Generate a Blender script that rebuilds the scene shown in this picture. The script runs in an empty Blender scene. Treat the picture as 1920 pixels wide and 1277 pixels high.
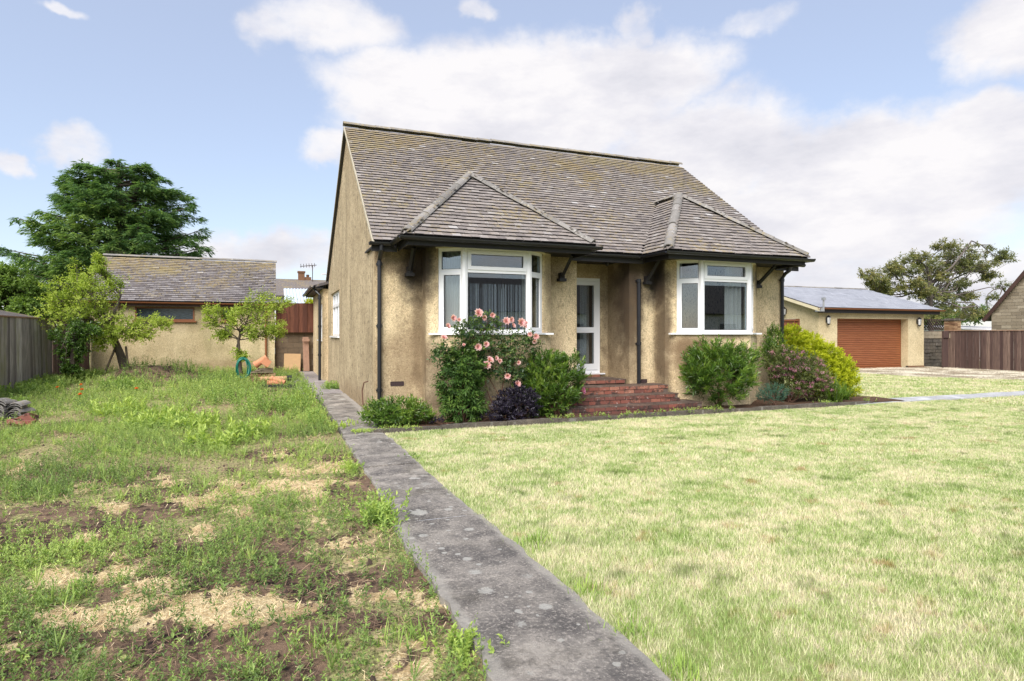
import bpy, math, random
import numpy as np
from mathutils import Vector, Matrix, Euler

scene = bpy.context.scene
TH = math.radians(21.36)
FPX = 1150.0
CAMZ = 1.5
# ---------------------------------------------------------------- camera
cam_d = bpy.data.cameras.new('camera')
cam = bpy.data.objects.new('camera', cam_d)
scene.collection.objects.link(cam)
cam.location = (0, 0, CAMZ)
cam.rotation_euler = (math.pi / 2, 0, -TH)
cam_d.sensor_width = 36
cam_d.lens = FPX / 1920 * 36
cam_d.shift_y = -14.5 / 1920
cam_d.clip_start = 0.05
cam_d.clip_end = 4000
scene.camera = cam
scene.view_settings.view_transform = 'Standard'
scene.view_settings.look = 'None'
scene.view_settings.gamma = 1
scene.view_settings.use_curve_mapping = False
scene.view_settings.exposure = 1.62
# ---------------------------------------------------------------- sun (veiled by cloud: wide and weak)
SUN_DIR = Vector((-0.50, -0.62, 0.80)).normalized()
sd = bpy.data.lights.new('sun', 'SUN')
sd.energy = 2.1
sd.angle = math.radians(44)
sd.color = (1.0, 0.955, 0.89)
sun = bpy.data.objects.new('sun', sd)
scene.collection.objects.link(sun)
sun.rotation_euler = SUN_DIR.to_track_quat('Z', 'Y').to_euler()
# ---------------------------------------------------------------- node helper
class N:
    def __init__(s, nt):
        s.nt = nt
    def node(s, t, **k):
        n = s.nt.nodes.new(t)
        for a, b in k.items():
            setattr(n, a, b)
        return n
    def put(s, inp, v):
        if isinstance(v, bpy.types.NodeSocket):
            s.nt.links.new(v, inp)
        elif v is not None:
            if isinstance(v, (tuple, list)) and len(v) == 3 and inp.type == 'RGBA':
                v = (*v, 1)
            inp.default_value = v
    def math(s, op, a, b=None, c=None, clamp=False):
        n = s.node('ShaderNodeMath', operation=op, use_clamp=clamp)
        s.put(n.inputs[0], a)
        if b is not None: s.put(n.inputs[1], b)
        if c is not None: s.put(n.inputs[2], c)
        return n.outputs[0]
    def vmath(s, op, a, b=None):
        n = s.node('ShaderNodeVectorMath', operation=op)
        s.put(n.inputs[0], a)
        if b is not None: s.put(n.inputs[1], b)
        return n.outputs['Value'] if op in ('LENGTH', 'DOT_PRODUCT', 'DISTANCE') else n.outputs[0]
    def mix(s, f, a, b, mode='MIX'):
        n = s.node('ShaderNodeMix', data_type='RGBA', blend_type=mode)
        s.put(n.inputs[0], f); s.put(n.inputs[6], a); s.put(n.inputs[7], b)
        return n.outputs[2]
    def noise(s, scale, detail=3, rough=0.55, vec=None, dist=0.0):
        n = s.node('ShaderNodeTexNoise')
        n.inputs['Scale'].default_value = scale
        n.inputs['Detail'].default_value = detail
        n.inputs['Roughness'].default_value = rough
        n.inputs['Distortion'].default_value = dist
        if vec is not None: s.put(n.inputs['Vector'], vec)
        return n.outputs['Fac']
    def voro(s, scale, vec=None, feature='F1', out='Distance', rnd=1.0):
        n = s.node('ShaderNodeTexVoronoi', feature=feature)
        n.inputs['Scale'].default_value = scale
        n.inputs['Randomness'].default_value = rnd
        if vec is not None: s.put(n.inputs['Vector'], vec)
        return n.outputs[out]
    def step(s, v, a, b, lo=0.0, hi=1.0):
        n = s.node('ShaderNodeMapRange', interpolation_type='SMOOTHSTEP')
        s.put(n.inputs[0], v)
        n.inputs[1].default_value = a; n.inputs[2].default_value = b
        n.inputs[3].default_value = lo; n.inputs[4].default_value = hi
        return n.outputs[0]
    def pos(s):
        return s.node('ShaderNodeNewGeometry').outputs['Position']
    def scaled(s, v, sc, off=(0, 0, 0)):
        n = s.node('ShaderNodeMapping')
        s.put(n.inputs['Vector'], v)
        n.inputs['Scale'].default_value = sc
        n.inputs['Location'].default_value = off
        return n.outputs[0]
    def attr(s, name, out='Fac'):
        return s.node('ShaderNodeAttribute', attribute_name=name).outputs[out]
    def tint(s):
        o = s.node('ShaderNodeObjectInfo').outputs['Color']
        sp = s.node('ShaderNodeSeparateColor')
        s.put(sp.inputs[0], o)
        return s.math('ADD', s.attr('tint'), sp.outputs[0])
    def bump(s, h, st=0.5, dist=0.01, normal=None):
        n = s.node('ShaderNodeBump')
        n.inputs['Strength'].default_value = st
        n.inputs['Distance'].default_value = dist
        s.put(n.inputs['Height'], h)
        if normal is not None: s.put(n.inputs['Normal'], normal)
        return n.outputs[0]
    def ramp(s, f, stops):
        n = s.node('ShaderNodeValToRGB')
        r = n.color_ramp
        while len(r.elements) > 1: r.elements.remove(r.elements[-1])
        r.elements[0].position = stops[0][0]; r.elements[0].color = (*stops[0][1], 1)
        for p, c in stops[1:]:
            e = r.elements.new(p); e.color = (*c, 1)
        s.put(n.inputs[0], f)
        return n.outputs[0]
# ---------------------------------------------------------------- world
def px_dir(u, v):
    a = math.atan((u - 960) / FPX)
    return TH + a, math.atan((624 - v) / FPX * math.cos(a)), a
w = bpy.data.worlds.new('World')
scene.world = w
w.use_nodes = True
wn = N(w.node_tree)
for n_ in list(w.node_tree.nodes): w.node_tree.nodes.remove(n_)
sky = wn.node('ShaderNodeTexSky', sky_type='NISHITA')
sky.sun_disc = False
sky.sun_elevation = math.asin(SUN_DIR.z)
sky.sun_rotation = math.atan2(SUN_DIR.x, SUN_DIR.y)
sky.air_density = 1.0; sky.dust_density = 0.6; sky.ozone_density = 1.2
D = wn.node('ShaderNodeTexCoord').outputs['Generated']
sx = wn.node('ShaderNodeSeparateXYZ'); wn.put(sx.inputs[0], D)
az = wn.math('ARCTAN2', sx.outputs[0], sx.outputs[1])
el = wn.math('ARCSINE', sx.outputs[2])
n1 = wn.noise(7.0, 5, 0.6, vec=D); n2 = wn.noise(7.0, 5, 0.6, vec=wn.scaled(D, (1, 1, 1), (7, 3, 1)))
n3 = wn.noise(17.0, 7, 0.62, vec=wn.scaled(D, (1, 1, 1.6), (2, 9, 4)))
cx = wn.node('ShaderNodeCombineXYZ')
wn.put(cx.inputs[0], wn.math('ADD', az, wn.math('MULTIPLY_ADD', n1, 0.16, -0.08)))
wn.put(cx.inputs[1], wn.math('ADD', el, wn.math('MULTIPLY_ADD', n2, 0.11, -0.055)))
P2 = cx.outputs[0]
BL = [(980, 215, 400, 150, 1.0), (760, 170, 190, 85, .85), (1180, 150, 220, 100, .9), (1330, 300, 260, 140, .9),
      (1680, 330, 420, 150, 1.0), (1500, 430, 500, 120, .9), (1800, 245, 200, 70, .85), (1900, 60, 190, 115, .85),
      (620, 60, 200, 62, .68), (525, 45, 90, 40, .6), (1215, 40, 70, 50, .6), (1400, 45, 120, 40, .5), (900, 5, 50, 30, .6), (130, 285, 100, 50, .66), (-10, 300, 60, 35, .7),
      (620, 270, 110, 55, .7), (480, 480, 260, 60, .75), (100, 560, 400, 90, .62), (1700, 520, 600, 90, .75), (115, 0, 50, 22, .6)]
cov = None
for (u, v, ru, rv, wt) in BL:
    a, e, aa = px_dir(u, v)
    q = wn.vmath('SUBTRACT', P2, (a, e, 0))
    q = wn.vmath('MULTIPLY', q, (FPX / (ru * math.cos(aa) ** 2), FPX / (rv * math.cos(aa)), 0))
    m = wn.step(wn.vmath('LENGTH', q), 0.35, 1.25, wt, 0.0)
    cov = m if cov is None else wn.math('MAXIMUM', cov, m)
# away from the view the sky goes on with the same broken cover
far = wn.step(wn.math('ABSOLUTE', wn.math('SUBTRACT', az, TH)), 0.85, 1.3, 0.0, 0.62)
gen = wn.math('MULTIPLY', far, wn.step(wn.noise(2.4, 4, 0.55, vec=wn.scaled(D, (1, 1, 2.2))), 0.40, 0.62))
high = wn.math('MULTIPLY', wn.step(el, 0.55, 0.8, 0, 0.62), wn.step(wn.noise(2.4, 4, 0.55, vec=wn.scaled(D, (1, 1, 2.2))), 0.40, 0.62))
cov = wn.math('MAXIMUM', cov, wn.math('MAXIMUM', gen, high))
al = wn.step(wn.math('ADD', cov, wn.math('MULTIPLY_ADD', n3, 0.55, -0.27)), 0.20, 0.82)
# soft grey undersides against white tops
sh = wn.noise(5.5, 8, 0.6, vec=wn.scaled(D, (1, 1, 2.6), (5, 5, 5)))
ccol = wn.ramp(sh, [(0.30, (0.70, 0.70, 0.765)), (0.44, (0.81, 0.80, 0.85)), (0.58, (0.93, 0.91, 0.925))])
CLOUD = 5.75
ccol = wn.mix(1.0, ccol, (CLOUD, CLOUD, CLOUD), 'MULTIPLY')
veil = wn.mix(0.42, sky.outputs[0], (4.5, 4.8, 5.85))     # thin high haze over the blue
fin = wn.mix(al, veil, ccol)
bg = wn.node('ShaderNodeBackground'); bg.inputs[1].default_value = 0.06
wn.put(bg.inputs[0], fin)
wo = wn.node('ShaderNodeOutputWorld'); w.node_tree.links.new(bg.outputs[0], wo.inputs[0])

# ---------------------------------------------------------------- small maths
rng = np.random.default_rng(7)
random.seed(7)
_lat = np.random.default_rng(3).random((8, 256, 256))
def vnoise(x, y, k=0):
    x = np.asarray(x, float); y = np.asarray(y, float)
    xi = np.floor(x).astype(int); yi = np.floor(y).astype(int)
    fx = x - xi; fy = y - yi
    fx = fx * fx * (3 - 2 * fx); fy = fy * fy * (3 - 2 * fy)
    L = _lat[k % 8]
    a = L[xi & 255, yi & 255]; b = L[(xi + 1) & 255, yi & 255]
    c = L[xi & 255, (yi + 1) & 255]; d = L[(xi + 1) & 255, (yi + 1) & 255]
    return (a * (1 - fx) + b * fx) * (1 - fy) + (c * (1 - fx) + d * fx) * fy
def fbm(x, y, k=0, o=4):
    s = 0; t = 0; a = 1.0
    for i in range(o):
        s = s + a * vnoise(np.asarray(x) * 2 ** i + 17 * i, np.asarray(y) * 2 ** i + 31 * i, k + i); t += a; a *= 0.55
    return s / t
CT, ST = math.cos(TH), math.sin(TH)
def ray(u, v):
    k = (u - 960) / FPX
    return np.array([ST + k * CT, CT - k * ST, (624 - v) / FPX])
def at_z(u, v, z=0.0):
    r = ray(u, v); t = (z - CAMZ) / r[2]
    return np.array([r[0] * t, r[1] * t, z])
def at_y(u, v, Y):
    r = ray(u, v); t = Y / r[1]
    return np.array([r[0] * t, Y, CAMZ + r[2] * t])
def at_x(u, v, X):
    r = ray(u, v); t = X / r[0]
    return np.array([X, r[1] * t, CAMZ + r[2] * t])
def depth_of(p):
    p = np.asarray(p); return p[..., 0] * ST + p[..., 1] * CT
def unit(v):
    v = np.asarray(v, float); return v / (np.linalg.norm(v, axis=-1, keepdims=True) + 1e-9)

# ---------------------------------------------------------------- mesh soup
class Soup:
    def __init__(s):
        s.V = []; s.F3 = []; s.F4 = []; s.T = []; s.n = 0
    def add(s, v, f, t=0.0):
        v = np.asarray(v, float).reshape(-1, 3); f = np.asarray(f, int)
        if len(v) == 0: return
        s.V.append(v)
        (s.F4 if f.shape[1] == 4 else s.F3).append(f + s.n)
        t = np.asarray(t, float)
        s.T.append(np.full(len(v), float(t)) if t.ndim == 0 else t)
        s.n += len(v)
    def box(s, x0, x1, y0, y1, z0, z1, t=0.0):
        v = [(x, y, z) for z in (z0, z1) for y in (y0, y1) for x in (x0, x1)]
        s.add(v, BOXF, t)
    def obox(s, p0, p1, a, b, o0, o1, z0, z1, t=0.0):
        """box along the line p0->p1 (left to right seen from outside), o = outward offset"""
        p0 = np.array(p0, float)[:2]; p1 = np.array(p1, float)[:2]
        d = unit(p1 - p0); n = np.array([d[1], -d[0]])
        v = []
        for z in (z0, z1):
            for o in (o1, o0):
                for q in (a, b):
                    xy = p0 + d * q + n * o
                    v.append((xy[0], xy[1], z))
        s.add(v, BOXF, t)
    def mbox(s, M, sx, sy, sz, t=0.0):
        v = np.array([(x, y, z) for z in (-.5, .5) for y in (-.5, .5) for x in (-.5, .5)]) * (sx, sy, sz)
        M = np.array(M)
        s.add(v @ M[:3, :3].T + M[:3, 3], BOXF, t)
    def tube(s, pts, rad, sides=8, cap=True, t=0.0):
        pts = np.asarray(pts, float); n = len(pts)
        rad = np.broadcast_to(np.asarray(rad, float), (n,))
        tg = np.gradient(pts, axis=0); tg = unit(tg)
        up = np.array([0, 0, 1.0]) if abs(tg[0][2]) < 0.9 else np.array([1.0, 0, 0])
        u = unit(np.cross(tg[0], up)); V = []
        an = np.linspace(0, 2 * math.pi, sides, endpoint=False)
        for i in range(n):
            u = unit(u - tg[i] * np.dot(u, tg[i])); w_ = np.cross(tg[i], u)
            V.append(pts[i] + rad[i] * (np.cos(an)[:, None] * u + np.sin(an)[:, None] * w_))
        V = np.concatenate(V); F = []
        for i in range(n - 1):
            for j in range(sides):
                k = (j + 1) % sides
                F.append((i * sides + j, i * sides + k, (i + 1) * sides + k, (i + 1) * sides + j))
        s.add(V, F, t)
        if cap:
            for e in (0, n - 1):
                ring = V[e * sides:(e + 1) * sides]
                vv = np.vstack([ring, ring.mean(0)])
                s.add(vv, [(j, (j + 1) % sides, sides) for j in range(sides)], t)
    def lathe(s, c, prof, sides=16, t=0.0, axis=None):
        an = np.linspace(0, 2 * math.pi, sides, endpoint=False)
        V = []
        for r, z in prof:
            V.append(np.stack([r * np.cos(an), r * np.sin(an), np.full(sides, z)], 1))
        V = np.concatenate(V)
        if axis is not None: V = V @ np.array(axis).T
        F = []
        for i in range(len(prof) - 1):
            for j in range(sides):
                k = (j + 1) % sides
                F.append((i * sides + j, i * sides + k, (i + 1) * sides + k, (i + 1) * sides + j))
        s.add(V + np.array(c), F, t)
    def poly(s, pts, z0, z1, t=0.0):
        """convex prism from xy outline"""
        n = len(pts)
        v = [(p[0], p[1], z) for z in (z0, z1) for p in pts]
        F = [(i, (i + 1) % n, n + (i + 1) % n, n + i) for i in range(n)]
        s.add(v, F, t)
        for off, z in ((0, z0), (n, z1)):
            vv = [(p[0], p[1], z) for p in pts]; c = np.mean(vv, 0); vv.append(tuple(c))
            s.add(vv, [(i, (i + 1) % n, n) for i in range(n)], t)
    def leaves(s, base, d, nrm, L, W, t, fold=0.12, wide=0.42):
        base = np.asarray(base, float); d = unit(d); side = unit(np.cross(d, nrm)); nn = np.cross(side, d)
        L = np.asarray(L, float)[:, None] * np.ones((len(base), 1)); W = np.asarray(W, float)[:, None] * np.ones((len(base), 1))
        a = base
        b = base + d * L * wide + side * W * .5 + nn * W * fold * 2
        c = base + d * L - nn * L * 0.06
        e = base + d * L * wide - side * W * .5 + nn * W * fold * 2
        V = np.stack([a, b, c, e], 1).reshape(-1, 3)
        f = np.arange(len(base))[:, None] * 4 + np.array([0, 1, 2, 3])
        s.add(V, f, np.repeat(np.broadcast_to(t, (len(base),)), 4))
    def mesh(s, name, off=(0, 0, 0), smooth=False):
        me = bpy.data.meshes.new(name)
        if s.n == 0: return me
        V = np.concatenate(s.V) - np.array(off, float)
        me.vertices.add(len(V)); me.vertices.foreach_set('co', V.astype(np.float32).ravel())
        F3 = np.concatenate(s.F3) if s.F3 else np.zeros((0, 3), int)
        F4 = np.concatenate(s.F4) if s.F4 else np.zeros((0, 4), int)
        idx = np.concatenate([F3.ravel(), F4.ravel()])
        st = np.concatenate([np.arange(len(F3)) * 3, len(F3) * 3 + np.arange(len(F4)) * 4])
        me.loops.add(len(idx)); me.loops.foreach_set('vertex_index', idx.astype(np.int32))
        me.polygons.add(len(st)); me.polygons.foreach_set('loop_start', st.astype(np.int32))
        try:
            me.polygons.foreach_set('loop_total', np.concatenate([np.full(len(F3), 3), np.full(len(F4), 4)]).astype(np.int32))
        except Exception: pass
        at = me.attributes.new('tint', 'FLOAT', 'POINT')
        at.data.foreach_set('value', np.concatenate(s.T).astype(np.float32))
        me.update(calc_edges=True); me.validate()
        me.polygons.foreach_set('use_smooth', np.full(len(me.polygons), bool(smooth)))
        return me
BOXF = [(0, 2, 3, 1), (4, 5, 7, 6), (0, 1, 5, 4), (1, 3, 7, 5), (3, 2, 6, 7), (2, 0, 4, 6)]
WORG = {}
def link(o):
    scene.collection.objects.link(o); return o
def thing(name, loc, label, cat, group=None):
    o = link(bpy.data.objects.new(name, None)); o.location = loc; o.empty_display_size = 0.2
    o['label'] = label; o['category'] = cat
    if group: o['group'] = group
    WORG[o.name] = np.array(loc, float)
    return o
def part(name, soup, mat, parent, kind=None, label=None, smooth=False, col=0.0):
    org = WORG[parent.name]
    o = link(bpy.data.objects.new(name, soup.mesh(name, org, smooth)))
    o.data.materials.append(mat); o.parent = parent; o.color = (col, col, col, 1)
    WORG[o.name] = org
    if kind: o['kind'] = kind
    if label: o['label'] = label
    return o
def solo(name, soup, mat, loc, label=None, cat=None, group=None, kind=None, smooth=False):
    o = link(bpy.data.objects.new(name, soup.mesh(name, loc, smooth)))
    o.data.materials.append(mat); o.location = loc; o.color = (0, 0, 0, 1)
    WORG[o.name] = np.array(loc, float)
    if label: o['label'] = label
    if cat: o['category'] = cat
    if group: o['group'] = group
    if kind: o['kind'] = kind
    return o
def pieces(name, proto_v, proto_f, mats, tints, mat, parent, limit=300, all_stuff=False, pt=0.0):
    """mats: list of 4x4 world matrices of one prototype piece; the nearest `limit` become parts sharing one mesh"""
    org = WORG[parent.name]
    M = np.array([np.array(m) for m in mats]); tints = np.asarray(tints, float)
    if len(M) == 0: return
    c = M[:, :3, 3]; dep = depth_of(c)
    u = 960 + FPX * (c[:, 0] * CT - c[:, 1] * ST) / np.maximum(dep, .1)
    score = np.where((u > -60) & (u < 1980) & (dep > 0.3), dep, 1e6 + dep)
    order = np.argsort(score)
    ind = [] if all_stuff else list(order[:limit]); rest = order if all_stuff else order[limit:]
    pv = np.asarray(proto_v, float); pt = np.broadcast_to(np.asarray(pt, float), (len(pv),))
    if len(ind):
        sp = Soup(); sp.add(pv, proto_f, pt)
        me = sp.mesh(name); me.materials.append(mat)
        T = Matrix.Translation(Vector(-org))
        for i in ind:
            o = link(bpy.data.objects.new(name, me))
            o.parent = parent; o.matrix_local = T @ Matrix(M[i].tolist())
            o.color = (tints[i], tints[i], tints[i], 1)
    if len(rest):
        S = Soup()
        V = np.einsum('nij,kj->nki', M[rest][:, :3, :3], pv) + M[rest][:, None, :3, 3]
        f = (np.arange(len(rest))[:, None, None] * len(pv) + np.array(proto_f)[None]).reshape(-1, len(proto_f[0]))
        S.add(V.reshape(-1, 3), f, np.repeat(tints[rest], len(pv)) + np.tile(pt, len(rest)))
        part(name, S, mat, parent, kind='stuff')
def frame_m(o, x, y, z):
    M = np.eye(4); M[:3, 0] = x; M[:3, 1] = y; M[:3, 2] = z; M[:3, 3] = o
    return M
def ubox(sx, sy, sz, c=(0, 0, 0)):
    return (np.array([(x, y, z) for z in (-.5, .5) for y in (-.5, .5) for x in (-.5, .5)]) * (sx, sy, sz) + np.array(c), BOXF)
# ---------------------------------------------------------------- materials
def newmat(name):
    m = bpy.data.materials.new(name); m.use_nodes = True
    nt = m.node_tree; b = nt.nodes['Principled BSDF']
    return m, N(nt), b
def simple(name, col, rough=0.6, var=0.15, scale=8.0, bump=0.0, bscale=60, spec=0.4, metallic=0.0, tintvar=0.0):
    m, n, b = newmat(name)
    c = n.mix(n.noise(scale, 4), tuple(x * (1 - var) for x in col), tuple(min(1, x * (1 + var)) for x in col))
    if tintvar:
        t = n.tint()
        c = n.mix(t, tuple(x * (1 - tintvar) for x in col), c)
    n.put(b.inputs['Base Color'], c)
    b.inputs['Roughness'].default_value = rough
    b.inputs['Specular IOR Level'].default_value = spec
    b.inputs['Metallic'].default_value = metallic
    if bump: n.put(b.inputs['Normal'], n.bump(n.noise(bscale, 3), bump, 0.004))
    return m
def leafmat(name, dark, mid, light, trans=0.35, rough=0.5, spec=0.25):
    m, n, b = newmat(name)
    t = n.tint()
    c = n.ramp(t, [(0.0, dark), (0.5, mid), (1.0, light)])
    c = n.mix(n.math('MULTIPLY', n.noise(9, 2), 0.35), c, tuple(0.6 * a for a in mid))
    n.put(b.inputs['Base Color'], c); b.inputs['Roughness'].default_value = rough
    b.inputs['Specular IOR Level'].default_value = spec
    tr = n.node('ShaderNodeBsdfTranslucent'); n.put(tr.inputs[0], n.mix(1.0, c, (1.25, 1.35, 0.7), 'MULTIPLY'))
    mx = n.node('ShaderNodeMixShader'); mx.inputs[0].default_value = trans
    m.node_tree.links.new(b.outputs[0], mx.inputs[1]); m.node_tree.links.new(tr.outputs[0], mx.inputs[2])
    m.node_tree.links.new(mx.outputs[0], m.node_tree.nodes['Material Output'].inputs[0])
    return m
def roughcast(name, lite, dark, stains=(), streak=0.35, pit=0.35, green=0.0):
    m, n, b = newmat(name)
    P = n.pos()
    big = n.noise(0.9, 5, 0.6, vec=P)
    st = n.noise(1.0, 5, 0.65, vec=n.scaled(P, (5, 5, 0.55)))
    c = n.mix(n.step(big, 0.35, 0.68), lite, dark)
    c = n.mix(n.math('MULTIPLY', n.step(st, 0.48, 0.72), streak), c, tuple(0.45 * x for x in dark))
    # pebbles of the dash: each its own tone
    vc = n.node('ShaderNodeTexVoronoi'); vc.inputs['Scale'].default_value = 68
    n.put(vc.inputs['Vector'], P)
    sc = n.node('ShaderNodeSeparateColor'); n.put(sc.inputs[0], vc.outputs['Color'])
    c = n.mix(n.math('MULTIPLY', n.step(sc.outputs[0], 0.62, 0.95), 0.55), c, tuple(0.5 * x for x in dark))
    c = n.mix(n.math('MULTIPLY', n.step(sc.outputs[1], 0.7, 0.98), 0.5), c, tuple(min(1, 1.35 * x) for x in lite))
    pt = n.noise(16, 3, 0.6, vec=n.scaled(P, (1, 1, .6)))
    c = n.mix(n.math('MULTIPLY', n.step(pt, 0.57, 0.66), pit), c, tuple(0.3 * x for x in dark))
    p2 = n.noise(1.0, 4, 0.7, vec=n.scaled(P, (30, 30, 8)))
    c = n.mix(n.math('MULTIPLY', n.step(p2, 0.58, 0.66), pit * .9), c, tuple(0.25 * x for x in dark))
    wob = n.math('MULTIPLY_ADD', n.noise(2.2, 5, 0.65, vec=P), 1.3, -0.65)
    for (cxyz, rad, strength, col) in stains:
        q = n.vmath('SUBTRACT', P, cxyz); q = n.vmath('MULTIPLY', q, tuple(1 / r for r in rad))
        dl = n.math('ADD', n.vmath('LENGTH', q), wob)
        c = n.mix(n.step(dl, 0.35, 1.25, strength, 0.0), c, col)
    if green:
        c = n.mix(n.math('MULTIPLY', n.step(n.noise(1.3, 4, vec=n.scaled(P, (1, 1, .6), (4, 4, 4))), .5, .7), green), c, (0.16, 0.16, 0.06))
    n.put(b.inputs['Base Color'], c); b.inputs['Roughness'].default_value = 0.95
    b.inputs['Specular IOR Level'].default_value = 0.15
    h = n.math('ADD', n.math('MULTIPLY', vc.outputs['Distance'], -1.2), n.math('MULTIPLY', n.noise(25, 4, .7, vec=P), 0.8))
    n.put(b.inputs['Normal'], n.bump(h, 0.8, 0.009))
    return m
BRN = (0.10, 0.07, 0.045); DRK = (0.042, 0.035, 0.03); WET = (0.205, 0.14, 0.082)
house_stains = [
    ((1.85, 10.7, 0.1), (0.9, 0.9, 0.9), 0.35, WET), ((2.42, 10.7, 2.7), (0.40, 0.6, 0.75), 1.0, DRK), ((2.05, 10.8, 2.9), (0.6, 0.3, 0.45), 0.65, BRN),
    ((2.45, 10.7, 1.7), (0.16, 0.6, 1.5), 0.6, BRN), ((2.2, 10.8, 0.9), (0.55, .4, 0.9), 0.35, WET),
    ((2.7, 10.3, 0.6), (0.45, 0.6, 0.9), 0.72, BRN), ((3.1, 10.1, 0.2), (0.9, 0.7, 0.5), 0.7, BRN),
    ((4.9, 10.6, 2.5), (0.22, 0.5, 0.9), 0.55, BRN), ((5.15, 10.85, 1.3), (0.25, .3, 1.8), 0.25, WET), ((5.2, 10.85, 2.8), (.5, .3, .4), .5, BRN),
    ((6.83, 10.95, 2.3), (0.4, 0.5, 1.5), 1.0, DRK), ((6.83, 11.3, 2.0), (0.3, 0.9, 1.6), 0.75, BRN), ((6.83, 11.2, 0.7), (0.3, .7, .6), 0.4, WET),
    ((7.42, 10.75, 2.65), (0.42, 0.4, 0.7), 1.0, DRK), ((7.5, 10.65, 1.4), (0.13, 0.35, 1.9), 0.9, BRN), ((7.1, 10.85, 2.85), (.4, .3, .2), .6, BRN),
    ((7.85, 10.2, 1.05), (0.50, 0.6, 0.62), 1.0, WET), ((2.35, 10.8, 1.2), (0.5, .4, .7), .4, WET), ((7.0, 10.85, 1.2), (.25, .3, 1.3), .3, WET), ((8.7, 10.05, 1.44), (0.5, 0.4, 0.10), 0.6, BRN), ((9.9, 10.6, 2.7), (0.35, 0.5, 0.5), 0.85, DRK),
    ((9.9, 10.5, 1.6), (0.12, 0.4, 1.6), 0.35, BRN), ((6.2, 11.7, 2.9), (0.9, 0.4, 0.3), 0.6, WET), ((1.67, 17.5, 0.15), (0.4, 3.5, 0.35), 0.5, WET),
    ((1.67, 11.1, 2.0), (.3, .35, 2.4), .35, WET), ((10.6, 10.85, 2.95), (.6, .3, .25), .5, BRN),
]
M_wall = roughcast('pebbledash', (0.74, 0.60, 0.385), (0.54, 0.415, 0.255), house_stains, 0.35, 0.40)
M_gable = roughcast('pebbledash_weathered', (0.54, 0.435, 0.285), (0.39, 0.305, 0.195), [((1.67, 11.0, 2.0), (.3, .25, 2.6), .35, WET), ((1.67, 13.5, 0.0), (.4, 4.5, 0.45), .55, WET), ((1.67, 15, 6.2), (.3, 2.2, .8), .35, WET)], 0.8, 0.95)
M_out = roughcast('pebbledash_outbuilding', (0.58, 0.485, 0.30), (0.45, 0.36, 0.21), [((-3, 25, 2.0), (1.2, .4, .5), .35, WET), ((-1.5, 25, 0.2), (3, .4, .35), .5, WET)], 0.25, 0.25, 0.30)
M_gar = roughcast('pebbledash_garage', (0.62, 0.52, 0.33), (0.50, 0.41, 0.25), [], 0.12, 0.25)
M_int = simple('interior_plaster', (0.30, 0.27, 0.24), 0.9)

def tilemat(name, cols, lichen=0.5, moss=0.5, mossy_ridge=None, rough=0.85):
    m, n, b = newmat(name)
    P = n.pos(); t = n.tint()
    k = len(cols) - 1
    c = n.ramp(t, [(i / k, cols[i]) for i in range(k + 1)])
    c = n.mix(n.math('MULTIPLY', n.noise(30, 4), 0.5), c, tuple(0.55 * x for x in cols[1]))
    if lichen:
        c = n.mix(n.math('MULTIPLY', n.step(n.noise(13, 5, 0.7, vec=P), 0.58, 0.68), lichen), c, (0.52, 0.50, 0.47))
        c = n.mix(n.math('MULTIPLY', n.step(n.noise(19, 5, 0.7, vec=n.scaled(P, (1, 1, 1), (3, 3, 8))), 0.62, 0.7), lichen * .8), c, (0.05, 0.045, 0.045))
    if moss:
        big = n.noise(0.75, 4, 0.6, vec=n.scaled(P, (1, 1, 1), (1, 2, 3)))
        if mossy_ridge:
            sz = n.node('ShaderNodeSeparateXYZ'); n.put(sz.inputs[0], P)
            big = n.math('ADD', big, n.step(sz.outputs[2], mossy_ridge[0], mossy_ridge[1], 0, 0.22))
        sm = n.noise(9, 6, 0.8, vec=P)
        f = n.step(n.math('ADD', n.math('MULTIPLY', big, .60), n.math('MULTIPLY', sm, 1.35)), 1.015, 1.165)
        mc = n.mix(n.noise(4, 3), (0.31, 0.205, 0.095), (0.26, 0.235, 0.085))
        c = n.mix(n.math('MULTIPLY', f, moss), c, mc)
    c = n.mix(n.step(t, -0.6, -0.2, 1, 0), c, (0.022, 0.020, 0.021))     # butt edge of each tile painted near-black as the shadow line between courses
    n.put(b.inputs['Base Color'], c); b.inputs['Roughness'].default_value = rough
    b.inputs['Specular IOR Level'].default_value = 0.3
    n.put(b.inputs['Normal'], n.bump(n.noise(50, 4), 0.5, 0.006))
    return m
M_tile = tilemat('concrete_tile', [(0.15, 0.13, 0.125), (0.20, 0.175, 0.165), (0.245, 0.215, 0.20), (0.285, 0.245, 0.22), (0.33, 0.305, 0.29), (0.50, 0.48, 0.47)], 0.6, 0.7, (4.6, 6.4))
M_tile2 = tilemat('outbuilding_tile', [(0.09, 0.08, 0.085), (0.15, 0.13, 0.13), (0.21, 0.19, 0.19), (0.26, 0.24, 0.24), (0.45, 0.43, 0.43)], 0.5, 0.75, (3.0, 4.4))
M_slate = tilemat('garage_slate', [(0.30, 0.31, 0.35), (0.36, 0.37, 0.41), (0.42, 0.43, 0.47)], 0.1, 0.0, None, 0.5)
M_ridge = tilemat('ridge_tile', [(0.16, 0.15, 0.14), (0.23, 0.215, 0.20), (0.30, 0.28, 0.265)], 0.6, 0.5, (6.0, 6.5))
M_roofdeck = simple('roof_underlay', (0.06, 0.055, 0.055), 0.95)
M_black = simple('black_plastic', (0.014, 0.014, 0.018), 0.32, spec=0.5)
M_blackw = simple('black_painted_wood', (0.018, 0.016, 0.017), 0.55, bump=0.3)
M_upvc = simple('white_upvc', (0.80, 0.80, 0.82), 0.28, 0.02, spec=0.5)
M_cream = simple('cream_painted_board', (0.62, 0.55, 0.38), 0.7, 0.2)
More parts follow.
